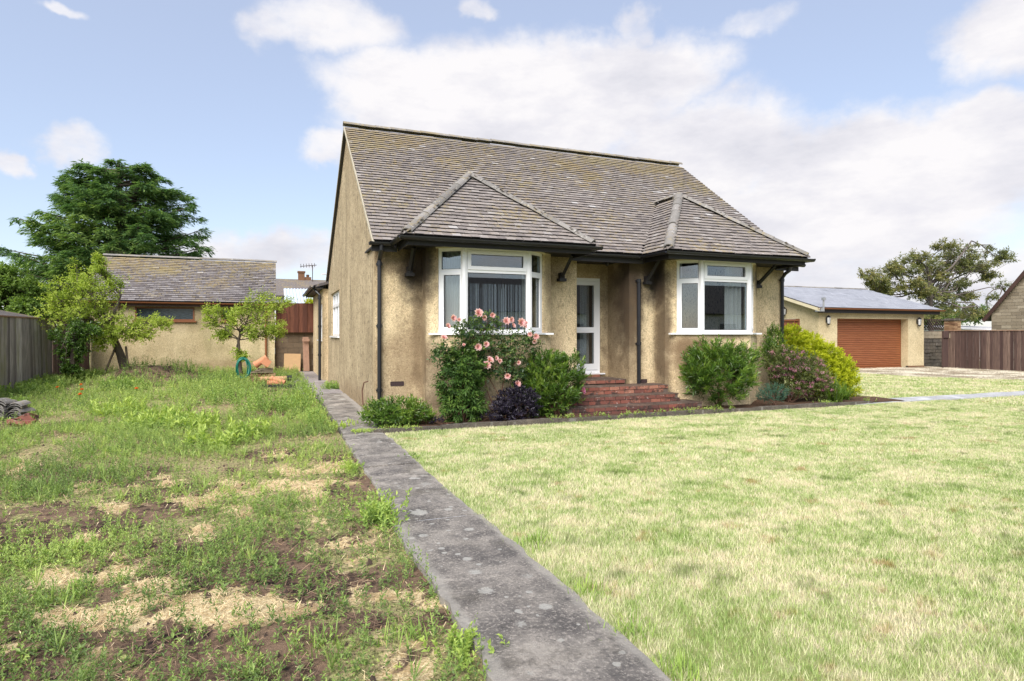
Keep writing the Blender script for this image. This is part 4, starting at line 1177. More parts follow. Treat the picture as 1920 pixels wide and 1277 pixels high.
def owin(a, b):
    W = part('window', Soup(), M_brownw, O); S = Soup(); p0, p1 = (-5.85, 25.0), (.09, 25.0)
    win_frame(S, p0, p1, a, b, 1.94, 2.42, .05, -.10, .01); S.obox(p0, p1, a - .06, b + .06, -.02, .07, 1.88, 1.938)
    W.data = S.mesh('window', WORG[W.name]); W.data.materials.append(M_brown)
    pane(p0, p1, a + .05, b - .05, 1.99, 2.37, W, M_obsc, gasket=False)
owin(1.34, 3.22); owin(4.10, 4.55)
S = Soup(); S.box(-1.62, -1.44, 24.93, 25.0, 1.35, 1.78); S.lathe((-1.53, 24.90, 1.62), [(0, -.09), (.07, -.06), (.09, 0), (.07, .06), (0, .09)], 10); part('meter_box', S, M_black, O)
S = Soup(); S.box(-5.8, .08, 24.975, 25.0, -.1, .10); part('plinth', S, M_brick, O)

# ---- block wall with timber panel between outbuilding and bungalow
BW = thing('block_wall', (.8, 25.2, 0), 'brown concrete block wall closing the gap behind the side path', 'wall')
Ms, ts = [], []; rr = np.random.default_rng(8)
for j in range(7):
    for i in range(5):
        x = .10 + (i + (.5 if j % 2 else 0)) * .45
        if x > 1.60: continue
        Ms.append(np.array(Matrix.Translation((x + .0, 25.30 + rr.normal(0, .003), .12 + j * .225)))); ts.append(rr.random())
v, f = ubox(.437, .10, .213); pieces('block', v, f, Ms, ts, M_block, BW)
S = Soup(); S.box(.1, 1.5, 25.262, 25.34, -.1, 1.60); part('mortar', S, M_bmortar, BW)
TP = thing('timber_screen', (.8, 25.1, 1.5), 'red brown vertical board screen fixed above the block wall', 'screen')
Ms = []; ts = []
for i in range(9): Ms.append(np.array(Matrix.Translation((.13 + .085 + i * .163, 25.08 + .022 * (i % 2), 2.08)))); ts.append(rr.random())
v, f = ubox(.166, .020, 1.13); pieces('board', v, f, Ms, ts, M_panel, TP)
S = Soup(); S.box(.1, 1.5, 25.11, 25.16, 1.6, 1.68); S.box(.1, 1.5, 25.11, 25.16, 2.45, 2.53); part('rail', S, M_brownw, TP)
S = Soup(); S.mbox(Matrix.Translation((.72, 24.98, .36)) @ Matrix.Rotation(-.14, 4, 'X') @ Matrix.Rotation(.03, 4, 'Y'), .60, .018, .68)
solo('plywood_sheet', S, M_ply, (.72, 24.98, .02), 'pale square sheet of board leaning against the block wall', 'board')
S = Soup(); S.mbox(Matrix.Translation((1.22, 25.0, .68)) @ Matrix.Rotation(-.13, 4, 'X') @ Matrix.Rotation(-.02, 4, 'Y'), .22, .03, 1.32); S.mbox(Matrix.Translation((1.21, 24.94, 1.22)) @ Matrix.Rotation(-.13, 4, 'X'), .27, .03, .09)
solo('old_plank', S, M_plank, (1.22, 25.0, .02), 'weathered ledged plank standing upright against the block wall', 'plank')

# ---- left fence
LF = thing('board_fence', (-6.15, 19, 0), 'tall weathered grey close board fence with green algae on the left', 'fence')
Ms = []; ts = []; y = 13.6; i = 0
while y < 22.0:
    lean = .10 * math.exp(-((y - 20.6) / 1.2) ** 2) + rr.normal(0, .004)
    M_ = Matrix.Translation((-6.12 + .016 * (i % 2), y, .90)) @ Matrix.Rotation(lean, 4, 'X') @ Matrix.Rotation(-.16 + rr.normal(0, .04), 4, 'Z')
    Ms.append(np.array(M_)); ts.append(np.clip(rr.normal(.5, .3), 0, 1)); y += .097; i += 1
v, f = ubox(.02, .116, 1.98); pieces('board', v, f, Ms, ts, M_fence, LF)
S = Soup(); S.box(-6.2, -6.15, 13.5, 22, .3, .38); S.box(-6.2, -6.15, 13.5, 22, 1.5, 1.58); S.box(-6.17, -6.06, 13.5, 22.0, 1.895, 1.925)
part('rail', S, M_plank, LF)
LG = thing('board_fence', (-6.1, 23.5, 0), 'darker purple brown stretch of board fence reaching the outbuilding corner', 'fence')
Ms = []; ts = []; y = 22.1
while y < 24.95:
    Ms.append(np.array(Matrix.Translation((-6.10 + (y - 22) / 2.95 * .23, y, .92)) @ Matrix.Rotation(rr.normal(0, .004), 4, 'X') @ Matrix.Rotation(-.12, 4, 'Z'))); ts.append(rr.random()); y += .1
pieces('board', v, f, Ms, ts, M_fencer, LG)
S = Soup(); quadprism(S, (-6.16, 22, 1.935), (-6.04, 22, 1.935), (-5.80, 24.98, 1.935), (-5.93, 24.98, 1.935), .025); part('rail', S, M_plank, LG)

# ================================================================= GARAGE (right)
G = thing('garage', (23.7, 18.6, 0), 'detached pebbledashed garage with pale slate roof and brown roller door', 'garage')
GY, GX0, GX1 = 18.6, 20.6, 26.8
S = Soup()
wall(S, (GX0, GY), (GX1, GY), -.1, 2.42, [(1.02, 5.2, -.1, 2.09)], .32)
wall(S, (GX0, 25.5), (GX0, GY + .322), -.1, 2.419, [(4.75, 5.95, -.1, 2.09)], .2)
wall(S, (GX1, GY + .322), (GX1, 25.5), -.1, 2.419)
gr = (3.64 - 2.50) / (22.05 - 18.3)
for x0 in (GX0 + .002, GX1 - .23):
    prof = [(GY + .004, 2.42), (25.5, 2.42), (25.5, 2.5), (22.05, 3.56), (GY + .004, 2.5 + (GY - 18.3) * gr - .05)]
    v = [(x, y, z) for x in (x0, x0 + .225) for y, z in prof]
    S.add(v, [(i, (i + 1) % 5, 5 + (i + 1) % 5, 5 + i) for i in range(5)])
    for o in (0, 5): S.add(v[o:o + 5], [(0, 1, 2), (0, 2, 3), (0, 3, 4)])
part('wall', S, M_gar, G)
R3 = part('roof', Soup(), M_roofdeck, G); S = Soup()
quadprism(S, (20.3, 18.3, 2.50), (27.55, 18.3, 2.50), (27.55, 22.05, 3.64), (20.3, 22.05, 3.64), .05); quadprism(S, (20.3, 25.8, 2.5), (27.55, 25.8, 2.5), (27.55, 22.051, 3.64), (20.3, 22.051, 3.64), .05)
R3.data = S.mesh('roof', WORG[R3.name]); R3.data.materials.append(M_roofdeck)
m, t = tile_field((20.3, 18.27, 2.515), (1, 0, 0), (0, 3.75, 1.14), 7.25, 3.9, lambda p: True, w=.30, g=.20, jit=.25, k=40)
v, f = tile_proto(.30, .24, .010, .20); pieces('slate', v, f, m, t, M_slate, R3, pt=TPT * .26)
run_arch('ridge_tile', (20.3, 22.05, 3.66), (27.6, 22.05, 3.66), .09, R3, M_ridge, .45, .01, 44)
S = Soup(); S.box(20.32, 27.5, 18.36, 18.39, 2.30, 2.49); S.box(20.32, 27.5, 18.39, 18.6, 2.34, 2.36); part('fascia', S, M_blackw, G)
S = Soup(); gutter(S, (20.3, 18.27, 2.50), (27.6, 18.27, 2.49), .06); part('gutter', S, M_brown, G)
S = Soup(); quadprism(S, (20.29, 18.25, 2.47), (20.36, 18.25, 2.47), (20.36, 22.05, 3.63), (20.29, 22.05, 3.63), .12); part('verge', S, M_cream, G)
S = Soup(); S.tube([(20.42, 18.2, 2.35), (20.42, 18.2, 2.88)], .035, 8); S.box(20.36, 20.5, 18.15, 18.25, 2.80, 2.90); S.box(20.3, 20.42, 18.2, 18.5, 2.35, 2.5); part('flue_pipe', S, M_metal, G)
GD = part('roller_door', Soup(), M_gdoor, G); S = Soup(); S.box(21.6, 25.82, 18.96, 18.99, -.02, 2.12); S.box(21.62, 25.8, 18.90, 18.955, -.015, .05)
GD.data = S.mesh('roller_door', WORG[GD.name]); GD.data.materials.append(M_gdoor)
Ms = []; ts = []
for j in range(26): Ms.append(np.array(Matrix.Translation((23.71, 18.935, .09 + j * .079)))); ts.append(rr.random() * .6)
sv = [(x, y, z) for x in (-2.09, 2.09) for (y, z) in ((.02, -.039), (-.004, -.033), (-.016, 0), (-.004, .033), (.02, .039))]
sf = [(i, i + 1, i + 6, i + 5) for i in range(4)]
pieces('slat', sv, sf, Ms, ts, M_gdoor, GD)
S = Soup(); S.box(GX0 - .01, 21.62, GY - .02, GY + .1, -.1, .06); S.box(25.8, GX1 + .01, GY - .02, GY + .1, -.1, .06); part('plinth', S, M_pillar, G)
SD = part('side_door', Soup(), M_gdoor, G); S = Soup(); p0, p1 = (GX0, 25.5), (GX0, GY)
S.obox(p0, p1, 4.75, 5.95, -.12, -.08, 0, 2.07); win_frame(S, p0, p1, 4.75, 5.95, 0, 2.08, .08, -.10, -.02); S.obox(p0, p1, 5.6, 5.66, -.08, -.04, .1, 2.0)
SD.data = S.mesh('side_door', WORG[SD.name]); SD.data.materials.append(M_gdoor)
def lantern(x, y, z, lab, side=False):
    T0 = thing('wall_lantern', (x, y, z), lab, 'lantern', 'lanterns on the garage')
    dx, dy = (-1, 0) if side else (0, -1)
    S = Soup(); cx_, cy_ = x + dx * .12, y + dy * .12
    S.box(x - .03 if not side else x - .015, x + .03 if not side else x, y - .015 if not side else y - .03, y if not side else y + .03, z - .12, z + .08)
    S.tube([(x, y, z), (x + dx * .06, y + dy * .06, z + .14), (cx_, cy_, z + .17)], .010, 5)
    S.lathe((cx_, cy_, z), [(0, .17), (.03, .15), (.085, .09), (.08, .08)], 6); S.lathe((cx_, cy_, z), [(.06, -.17), (.055, -.20), (.015, -.23), (0, -.25)], 6)
    for k in range(6):
        a = k * math.pi / 3; S.tube([(cx_ + .06 * math.cos(a), cy_ + .06 * math.sin(a), z - .17), (cx_ + .08 * math.cos(a), cy_ + .08 * math.sin(a), z + .085)], .008, 4)
    part('frame', S, M_black, T0)
    S = Soup(); S.lathe((cx_, cy_, z), [(.052, -.165), (.07, .08)], 6); part('glass', S, M_lamp, T0)
M_lamp = simple('frosted_lamp_glass', (.6, .6, .6), .3)
a = at_y(1549, 600, GY); lantern(a[0], GY, a[2] + .02, 'black lantern on the garage front left of the roller door')
a = at_y(1719, 603, GY); lantern(a[0], GY, a[2] + .02, 'black lantern on the narrow garage pier right of the roller door')
a = at_x(1474, 584, GX0); lantern(GX0, a[1], a[2] + .03, 'black lantern on the garage side wall above the brown side door', True)

# ---- right boundary: stone wall, trellis, pillar, fence
WR = thing('stone_wall', (27.5, 19.3, 0), 'pale block wall over dark stonework between garage and brick pillar', 'wall')
Ms = []; ts = []
for j in range(2):
    for i in range(6): Ms.append(np.array(Matrix.Translation((26.95 + .2 + i * .43 - .2 * (j % 2), 19.2, 1.32 + j * .16)))); ts.append(.6 + .4 * rr.random())
v, f = ubox(.415, .2, .15); pieces('block', v, f, Ms, ts, M_stone, WR)
Ms = []; ts = []
for j in range(8):
    for i in range(7): Ms.append(np.array(Matrix.Translation((26.95 + i * .36 + .15 * (j % 2), 19.12 + rr.normal(0, .02), .05 + j * .155)))); ts.append(rr.random() * .5)
v, f = ubox(.34, .2, .14); pieces('stone', v, f, Ms, ts, M_kerb, WR)
S = Soup(); S.box(26.8, 29.5, 19.18, 19.3, -.1, 1.58); part('mortar', S, M_mortar, WR)
TR = thing('trellis', (27.6, 19.2, 1.6), 'dark diamond lattice trellis on top of the wall beside the brick pillar', 'trellis')
x0, x1, z0, z1 = 26.85, 29.3, 1.66, 2.08
S = Soup(); S.box(x0, x1, 19.18, 19.22, z0 - .03, z0); S.box(x0, x1, 19.18, 19.22, z1, z1 + .04); part('frame', S, M_dark, TR)
for sgn in (1, -1):
    for i in range(17):
        S = Soup(); xa = x0 + (i - 1) * .16; xb = xa + .44
        if sgn < 0: xa, xb = xb, xa
        if min(xa, xb) < x0 - .02 or max(xa, xb) > x1 + .2: continue
        S.tube([(xa, 19.19 + .012 * sgn, z0), (xb, 19.19 + .012 * sgn, z1)], .024, 4); part('lath', S, M_dark, TR)
pc = at_y(1784, 610, 18.9)
PX = pc[0] + .0
PL = thing('brick_pillar', (PX, 18.9, 0), 'square brown brick pillar with flat stone cap behind the fence end', 'pillar')
Ms = []; ts = []
for j in range(27):
    z = .04 + j * .075
    for i in range(2):
        Ms.append(np.array(Matrix.Translation((PX - .14 + i * .225 - (.03 if j % 2 else 0), 18.65, z)))); ts.append(rr.random())
        Ms.append(np.array(Matrix.Translation((PX - .20, 18.75 + i * .2, z)) @ Matrix.Rotation(math.pi / 2, 4, 'Z'))); ts.append(rr.random())
v, f = ubox(.21, .1, .065); pieces('brick', v, f, Ms, ts, M_pillar, PL)
S = Soup(); S.box(PX - .22, PX + .22, 18.62, 19.1, -.1, 2.06); part('mortar', S, M_pmortar, PL)
S = Soup(); S.box(PX - .30, PX + .30, 18.55, 19.17, 2.062, 2.12); S.box(PX - .22, PX + .22, 18.63, 19.09, 2.12, 2.16); part('cap', S, M_kerb, PL)
RF = thing('board_fence', (27.35, 13, 0), 'dark brown close board fence along the gravel drive on the right', 'fence')
Ms = []; ts = []; y = 17.95; i = 0
while y > 3:
    Ms.append(np.array(Matrix.Translation((27.35 + .012 * (i % 2), y, .77 + rr.normal(0, .004))) @ Matrix.Rotation(-.20 + rr.normal(0, .04), 4, 'Z'))); ts.append(np.clip(rr.normal(.5, .32) + (.3 if i % 9 == 0 else 0), 0, 1)); y -= .125; i += 1
v, f = ubox(.022, .132, 1.62); pieces('board', v, f, Ms, ts, M_fencer, RF)
S = Soup(); S.box(27.31, 27.42, 3, 18.05, 1.585, 1.61); S.box(27.38, 27.44, 3, 18, .4, .48); part('rail', S, M_plank, RF)
S = Soup()
a = at_y(1780, 630, 17.98); S.box(27.0, 27.34, 17.86, 17.9, 1.28, 1.58)
S.box(26.98, 27.36, 17.9, 17.94, -.1, 1.56)
solo('fence_post_panel', S, M_fencer, (27.2, 17.9, 0), 'short dark return board at the far end of the right fence', 'post')
S = Soup(); a = at_y(1784, 630.5, 17.84); S.box(a[0] - .10, a[0] + .10, 17.83, 17.855, 1.27, 1.47)
solo('notice_plate', S, M_cream, (a[0], 17.84, 1.27), 'small blank cream plate on the end of the right fence', 'plate')

# ================================================================= neighbours
NH = thing('neighbour_house', (33, 20, 0), 'neighbouring stone block house gable rising behind the right fence', 'house')
NX0, NYE, NYR, EZ2 = 32.2, 19.05, 15.6, 2.45
NSL = 1.25; NR = EZ2 + (NYE - NYR) * NSL; NYN = 2 * NYR - NYE
S = Soup(); prof = [(NYE, -.2), (NYN, -.2), (NYN, EZ2), (NYR, NR), (NYE, EZ2)]
v = [(x, y, z) for x in (NX0, NX0 + 9) for y, z in prof]
S.add(v, [(i, (i + 1) % 5, 5 + (i + 1) % 5, 5 + i) for i in range(5)])
for o in (0, 5): S.add(v[o:o + 5], [(0, 1, 2), (0, 2, 3), (0, 3, 4)])
part('wall', S, M_smortar, NH)
Ms = []; ts = []; z = 1.1; j = 0
while z < NR - .2:
    top = z + .14
    ymax = NYE if top < EZ2 else NYE - (top - EZ2) / NSL
    y = ymax - .21 - (.21 if j % 2 else 0)
    if j % 2: Ms.append(np.array(Matrix.Translation((NX0 - .008, ymax - .10, z + .07)) @ Matrix.Rotation(math.pi / 2, 4, 'Z') @ Matrix.Scale(.48, 4, (1, 0, 0)))); ts.append(rr.random())
    while y > NYN and z + .14 < (EZ2 + (NYE - abs(y - NYR) - NYR) * NSL + .3 if y < NYR else 99):
        Ms.append(np.array(Matrix.Translation((NX0 - .008, y, z + .07)) @ Matrix.Rotation(math.pi / 2, 4, 'Z'))); ts.append(np.clip(rr.normal(.5, .3), 0, 1)); y -= .425
    z += .152; j += 1
v, f = ubox(.41, .03, .138); pieces('stone_block', v, f, Ms, ts, M_stone, NH)
S = Soup()
for sy in (1, -1):
    ye = NYR + sy * (NYE - NYR + .35); yo = NYR + sy * .001
    quadprism(S, (NX0 - .15, ye, EZ2 - .33), (NX0 + 9, ye, EZ2 - .33), (NX0 + 9, yo, NR + .10), (NX0 - .15, yo, NR + .10), .10)
part('roof', S, M_tile, NH)
S = Soup()
for sy in (1, -1):
    ye = NYR + sy * (NYE - NYR + .36); yo = NYR + sy * .002
    quadprism(S, (NX0 - .17, ye, EZ2 - .33), (NX0 - .13, ye, EZ2 - .33), (NX0 - .13, yo, NR + .11), (NX0 - .17, yo, NR + .11), .17)
part('bargeboard', S, M_brownw, NH)
# low pale flat roof between pillar and neighbouring house
LR = thing('lean_to', (31, 24, 0), 'low building with pale flat roof showing over the right fence', 'outbuilding')
a = at_y(1795, 611, 26); b = at_y(1862, 611, 26)
S = Soup(); S.box(a[0] - .5, b[0] + 1.5, 24, 28, -.2, 1.75); part('wall', S, M_white, LR)
S = Soup(); quadprism(S, (a[0] - .8, 23.6, 1.66), (b[0] + 1.5, 23.6, 1.66), (b[0] + 1.5, 28, 1.98), (a[0] - .8, 28, 1.98), .06); part('roof', S, M_path3, LR)
S = Soup(); S.tube([(a[0] + .7, 24.1, 1.6), (a[0] + 1.3, 24.4, 2.0)], .03, 5); S.box(a[0] + 1.25, a[0] + 1.4, 24.3, 24.45, 1.9, 2.08); part('flue_pipe', S, M_dark, LR)
# far house with chimney and aerial behind the gap
FH = thing('far_house', (4, 48, 0), 'distant brown roofed house with brick chimney behind the side passage', 'house')
S = Soup(); S.box(-1.5, 14, 46, 54, -.2, 4.2); part('wall', S, M_white, FH)
S = Soup(); quadprism(S, (-1.9, 45.6, 4.1), (14.4, 45.6, 4.1), (14.4, 50, 5.62), (-1.9, 50, 5.62), .1); quadprism(S, (-1.9, 54.4, 4.1), (14.4, 54.4, 4.1), (14.4, 50.01, 5.62), (-1.9, 50.01, 5.62), .1)
Rf = part('roof', S, M_tile, FH)
a = at_y(559, 530, 50); b = at_y(571, 512, 50)
S = Soup(); S.box(a[0], b[0], 49.75, 50.25, 5.2, b[2]); S.box(a[0] - .05, b[0] + .05, 49.7, 50.3, b[2], b[2] + .12); part('chimney', S, M_pillar, Rf)
a = at_y(577, 530, 50); S = Soup(); S.box(a[0] - .25, a[0] + .25, 49.8, 50.2, 5.3, 5.80); S.lathe((a[0], 50, 5.8), [(.1, 0), (.12, .18), (.08, .2)], 8); part('chimney', S, M_pillar, Rf)
a = at_y(586, 498, 49.5)
AE = thing('tv_aerial', (a[0], 49.5, 5.6), 'thin television aerial on the distant roof', 'aerial')
S = Soup(); S.tube([(a[0], 49.5, 5.4), (a[0], 49.5, a[2])], .03, 5); part('mast', S, M_dark, AE)
S = Soup(); S.tube([(a[0] - .9, 49.5, a[2] - .1), (a[0] + .3, 49.5, a[2] + .05)], .025, 4)
for i in range(6): S.tube([(a[0] - .85 + i * .2, 49.35, a[2] - .22 + .02 * i), (a[0] - .85 + i * .2, 49.65, a[2] + .1 + .02 * i)], .02, 4)
part('antenna', S, M_dark, AE)
CR = thing('corrugated_canopy', (2.5, 32, 0), 'bluish white corrugated canopy roof beyond the timber screen', 'canopy')
S = Soup(); n_ = 120; X = np.linspace(.55, 5.5, n_); Zw = .025 * np.sin(X * 2 * math.pi / .15)
for (y0, z0, y1, z1) in ((31.0, 3.02, 33.6, 3.78), (29.6, 2.72, 31.05, 3.03)):
    V = np.concatenate([np.column_stack([X, np.full(n_, y0), z0 + Zw]), np.column_stack([X, np.full(n_, y1), z1 + Zw])])
    S.add(V, [(i, i + 1, n_ + i + 1, n_ + i) for i in range(n_ - 1)])
part('roof', S, simple('corrugated_sheet', (.50, .56, .66), .5, .1), CR)
for x in (.7, 3.0, 5.3):
    S = Soup(); S.tube([(x, 30.4, -.2), (x, 30.4, 2.85)], .05, 6); S.tube([(x, 33.4, -.2), (x, 33.4, 3.65)], .05, 6); part('post', S, M_plank, CR)
NS = thing('neighbour_shed', (-14, 27, 0), 'corner of a brown pitched roof behind the left fence', 'shed')
S = Soup(); a = at_y(35, 597, 26.5); S.box(-15, a[0] - .3, 24.5, 28.5, -.2, 2.05); part('wall', S, M_plank, NS)
S = Soup(); z0 = 2.05; quadprism(S, (a[0] + .2, 24.2, z0), (a[0] + .2, 28.8, z0), (-13.6, 26.5, 3.3), (-13.6, 26.5, 3.3), .05); quadprism(S, (-17, 24.2, z0), (a[0] + .2, 24.2, z0), (-13.6, 26.5, 3.3), (-16, 26.5, 3.3), .05)
part('roof', S, M_tile2, NS)
# house across the road: it shows only mirrored in the bay windows
OH = thing('opposite_house', (18, -20, 0), 'dark roofed white rendered house seen mirrored in the bay window panes', 'house')
S = Soup(); S.box(6.5, 40, -27, -19, -.2, 3.1); part('wall', S, M_white, OH)
S = Soup(); quadprism(S, (6, -18.6, 3.0), (40.4, -18.6, 3.0), (40.4, -23, 5.6), (6, -23, 5.6), .1); quadprism(S, (6, -27.4, 3.0), (40.4, -27.4, 3.0), (40.4, -23.01, 5.6), (6, -23.01, 5.6), .1)
part('roof', S, M_roofdeck, OH)
S = Soup()
for x in (9, 14, 21, 27, 33): S.box(x, x + 1.6, -19.0, -18.95, 1.0, 2.2)
part('window', S, M_obsc, OH)

# ================================================================= garden clutter
# coiled hose on the small tree
S = Soup(); hx, hy, hz = at_y(456, 691, 20.15); rr = np.random.default_rng(12)
for k in range(8):
    an = np.linspace(0, 2 * math.pi, 26); rx = .17 + rr.normal(0, .02); rz = .30 + rr.normal(0, .025)
    S.tube(np.column_stack([hx + rx * np.cos(an) + rr.normal(0, .012), hy + .04 * np.sin(an * 2 + k) - .012 * k, hz + rz * np.sin(an)]), .016, 6, cap=False)
solo('hose_coil', S, M_rubber, (hx, hy, hz - .3), 'dark green garden hose coiled over a stub on the small tree', 'hose', smooth=True)
# brick and rubble stack with clay pieces
cb = at_z(490, 711, -.0)
BP = thing('brick_stack', (cb[0], 20.2, 0), 'low stack of bricks and slabs beside the coiled hose', 'rubble stack')
Ms = []; ts = []
cxs = at_y(490, 700, 20.2)[0]
for j in range(4):
    for i in range(4):
        Ms.append(np.array(Matrix.Translation((cxs - .30 + i * .2 + rr.normal(0, .01), 20.2 + rr.normal(0, .02), .03 + j * .068)) @ Matrix.Rotation(rr.normal(0, .05), 4, 'Z'))); ts.append(rr.random())
v, f = ubox(.195, .3, .062); pieces('brick', v, f, Ms, ts, M_pillar, BP)
S = Soup()
for k in range(3): S.mbox(Matrix.Translation((cxs + .02 + .05 * k, 20.15, .31 + k * .045)) @ Matrix.Rotation(.1 * k, 4, 'Z'), .62 - .12 * k, .34, .038)
part('slab', S, M_stone, BP)
def claypot(c, d, L, r, lab, mat, flare=1.15, th=.018, name='clay_pot', cat='chimney pot'):
    d = Vector(d).normalized(); q = d.to_track_quat('Z', 'Y').to_matrix()
    S = Soup(); pr = [(r - th, 0), (r * flare, 0), (r * flare, L * .14), (r, L * .17), (r * .95, L), (r * .95 - th, L), (r - th, L * .1), (r - th, 0)]
    S.lathe(c, pr, 18, axis=[list(x) for x in q])
    solo(name, S, mat, tuple(c), lab, cat, smooth=False)
p = at_y(478, 685, 20.1); claypot((p[0], 20.1, p[2]), (.9, -.1, .60), .42, .10, 'orange clay chimney pot lying tilted on the rubble stack', M_terra, 1.1)
S = Soup(); p = at_y(499, 679, 20.0); M_ = Matrix.Translation(Vector(p)) @ Matrix.Rotation(.6, 4, 'Y')
for sx_ in (-1, 1):
    S.mbox(M_ @ Matrix.Translation((.11 * sx_, 0, 0)), .025, .22, .20); S.mbox(M_ @ Matrix.Translation((0, .097 * sx_, 0)), .195, .025, .20)
solo('square_clay_pot', S, M_terra, tuple(p), 'square salmon coloured clay collar tipped on the rubble stack', 'clay pot')
p = at_z(486, 713, .10); claypot((p[0], p[1], .12), (1, .05, .02), .80, .075, 'long buff clay drain pipe with black collar lying in the weeds', M_clay, 1.05, name='clay_pipe', cat='drain pipe')
S = Soup(); S.tube([(p[0] + .76, p[1] + .04, .135), (p[0] + .90, p[1] + .05, .138)], .085, 14); solo('pipe_collar', S, M_black, (p[0] + .8, p[1], .1), 'black rubber collar on the end of the long clay pipe', 'pipe collar')
p = at_z(505, 720, .05); claypot((p[0] + .30, p[1] - .1, .08), (-1, -.12, .03), .36, .075, 'short clay pipe with its open socket facing forward', M_terra, 1.3, name='clay_pipe', cat='drain pipe')
claypot((p[0] + .05, p[1] - .05, .22), (.85, -.4, -.28), .42, .06, 'branching clay pipe resting slanted over the other pipes', M_terra, 1.2, name='clay_pipe', cat='drain pipe')
for k, (du, dv, L, yaw, lab) in enumerate([(535, 722, .55, .1, 'dark timber offcut nearest the path end of the pipe pile'), (522, 727, .8, -.05, 'long black board under the clay pipes'), (532, 714, .35, .5, 'short weathered block on top of the dark offcuts'), (478, 716, .25, 1.2, 'upright grey post stub left of the clay pipes')]):
    q = at_z(du, dv, .05); S = Soup()
    S.mbox(Matrix.Translation((q[0], q[1], .04 + .05 * (k % 3))) @ Matrix.Rotation(yaw, 4, 'Z') @ Matrix.Rotation(1.3 if k == 3 else .05, 4, 'Y'), L, .12, .06)
    solo('timber_offcut', S, M_blackw if k < 2 else M_plank, tuple(q), lab, 'timber')
# stack of curved roof tiles at the left edge
st0 = at_z(8, 787, 0)
TS = thing('tile_stack', tuple(st0), 'heap of old grey curved roof tiles stacked by the left edge', 'tile stack')
Ms = []; ts = []; rr = np.random.default_rng(17)
for q in range(3):
    for j in range(9):
        Ms.append(np.array(Matrix.Translation((st0[0] - .35 + q * .23 + rr.normal(0, .015), st0[1] + rr.normal(0, .02) + .05 * q, .02 + j * .035 - (.09 if q == 2 else 0))) @ Matrix.Rotation(1.45 + rr.normal(0, .12), 4, 'Z') @ Matrix.Rotation(rr.normal(0, .05), 4, 'Y'))); ts.append(rr.random())
v, f = arch(.33, .13, .12, .014, 8, .5); v = [(a, b, c - .06) for a, b, c in v]
pieces('curved_tile', v, f, Ms, ts, M_ridge, TS)
for k, (u, v_) in enumerate([(38, 787), (24, 792), (48, 790), (60, 783), (64, 793), (52, 795), (30, 797)]):
    q = at_z(u, v_, .02); S = Soup()
    S.mbox(Matrix.Translation((q[0], q[1], .045)) @ Euler((rr.normal(0, .3), rr.normal(0, .3), rr.uniform(0, 3))).to_matrix().to_4x4(), .19, .095, .06, rr.random())
    solo('loose_brick', S, M_brick, tuple(q), 'broken red brick lying in the weeds ' + ['right against the tile stack', 'at the left below the tile stack', 'in the middle of the loose bricks', 'farthest back of the loose bricks', 'farthest right of the loose bricks', 'nearest the camera of the loose bricks', 'lowest left of the loose bricks'][k], 'brick', 'loose red bricks by the tile stack')
# props leaning at the apple tree
for (u0, v0, u1, v1, lab) in ((196, 700, 219, 645, 'grey wooden prop leaning against the left of the apple tree trunk'), (240, 690, 236, 650, 'short dark stake standing right of the apple tree trunk')):
    a = at_y(u0, v0, 21.5); b = at_y(u1, v1, 21.8); S = Soup(); S.tube([a, b], .035, 5)
    solo('tree_prop', S, M_stake, tuple(a), lab, 'stake')
# ================================================================= vegetation
def rdir(r, n):
    v = r.normal(size=(n, 3)); return unit(v)
def ell_points(r, blobs, n, shell=.55):
    """points through ellipsoids (cx,cy,cz,rx,ry,rz), denser towards the outside; returns pos, outward"""
    vol = np.array([b[3] * b[4] * b[5] for b in blobs]) ** .75; k = r.choice(len(blobs), n, p=vol / vol.sum())
    B = np.array(blobs)[k]; d = rdir(r, n); rad = shell + (1 - shell) * r.random(n) ** .6
    inner = r.random(n) < .25; rad = np.where(inner, r.random(n) ** .5, rad)
    P = B[:, :3] + d * B[:, 3:6] * rad[:, None]
    return P, unit(d * B[:, 3:6]), k
def shoots(S, r, P, Dd, nl, slen, L, W, tint, spread=.8, droop=0.0, jit=.35, tipl=.35, fold=.12, wide=.42):
    n = len(P); Dd = unit(Dd)
    a = np.where(np.abs(Dd[:, 2:3]) < .9, [[0, 0, 1.]], [[1., 0, 0]]); u = unit(np.cross(Dd, a)); w_ = np.cross(Dd, u)
    idx = np.repeat(np.arange(n), nl); j = np.tile(np.arange(nl), n); f = (j + r.random(len(j))) / nl
    an = j * 2.4 + np.repeat(r.random(n) * 6.28, nl)
    rad = np.cos(an)[:, None] * u[idx] + np.sin(an)[:, None] * w_[idx]
    sl = np.broadcast_to(slen, (n,))[idx]
    base = P[idx] + Dd[idx] * (f * sl)[:, None]
    sp = spread * (1.15 - .6 * f)
    d = Dd[idx] * np.cos(sp)[:, None] + rad * np.sin(sp)[:, None] + r.normal(0, jit * .5, (len(idx), 3))
    d[:, 2] -= droop; d = unit(d)
    nrm = unit(Dd[idx] * .8 + np.array([0, 0, .5]) + r.normal(0, jit, (len(idx), 3)))
    LL = np.broadcast_to(L, (n,))[idx] * r.uniform(.65, 1.2, len(idx)) * (1 - .25 * f)
    tt = np.clip(np.broadcast_to(tint, (n,))[idx] + tipl * (f - .45) + r.normal(0, .10, len(idx)), 0, 1)
    S.leaves(base, d, nrm, LL, LL * W, tt, fold, wide)
def pb(u, v, Y, ru, rv, ry=None):
    p = at_y(u, v, Y); s = depth_of(p) / FPX
    return (p[0], p[1], p[2], ru * s, ry if ry else ru * s * .8, rv * s)
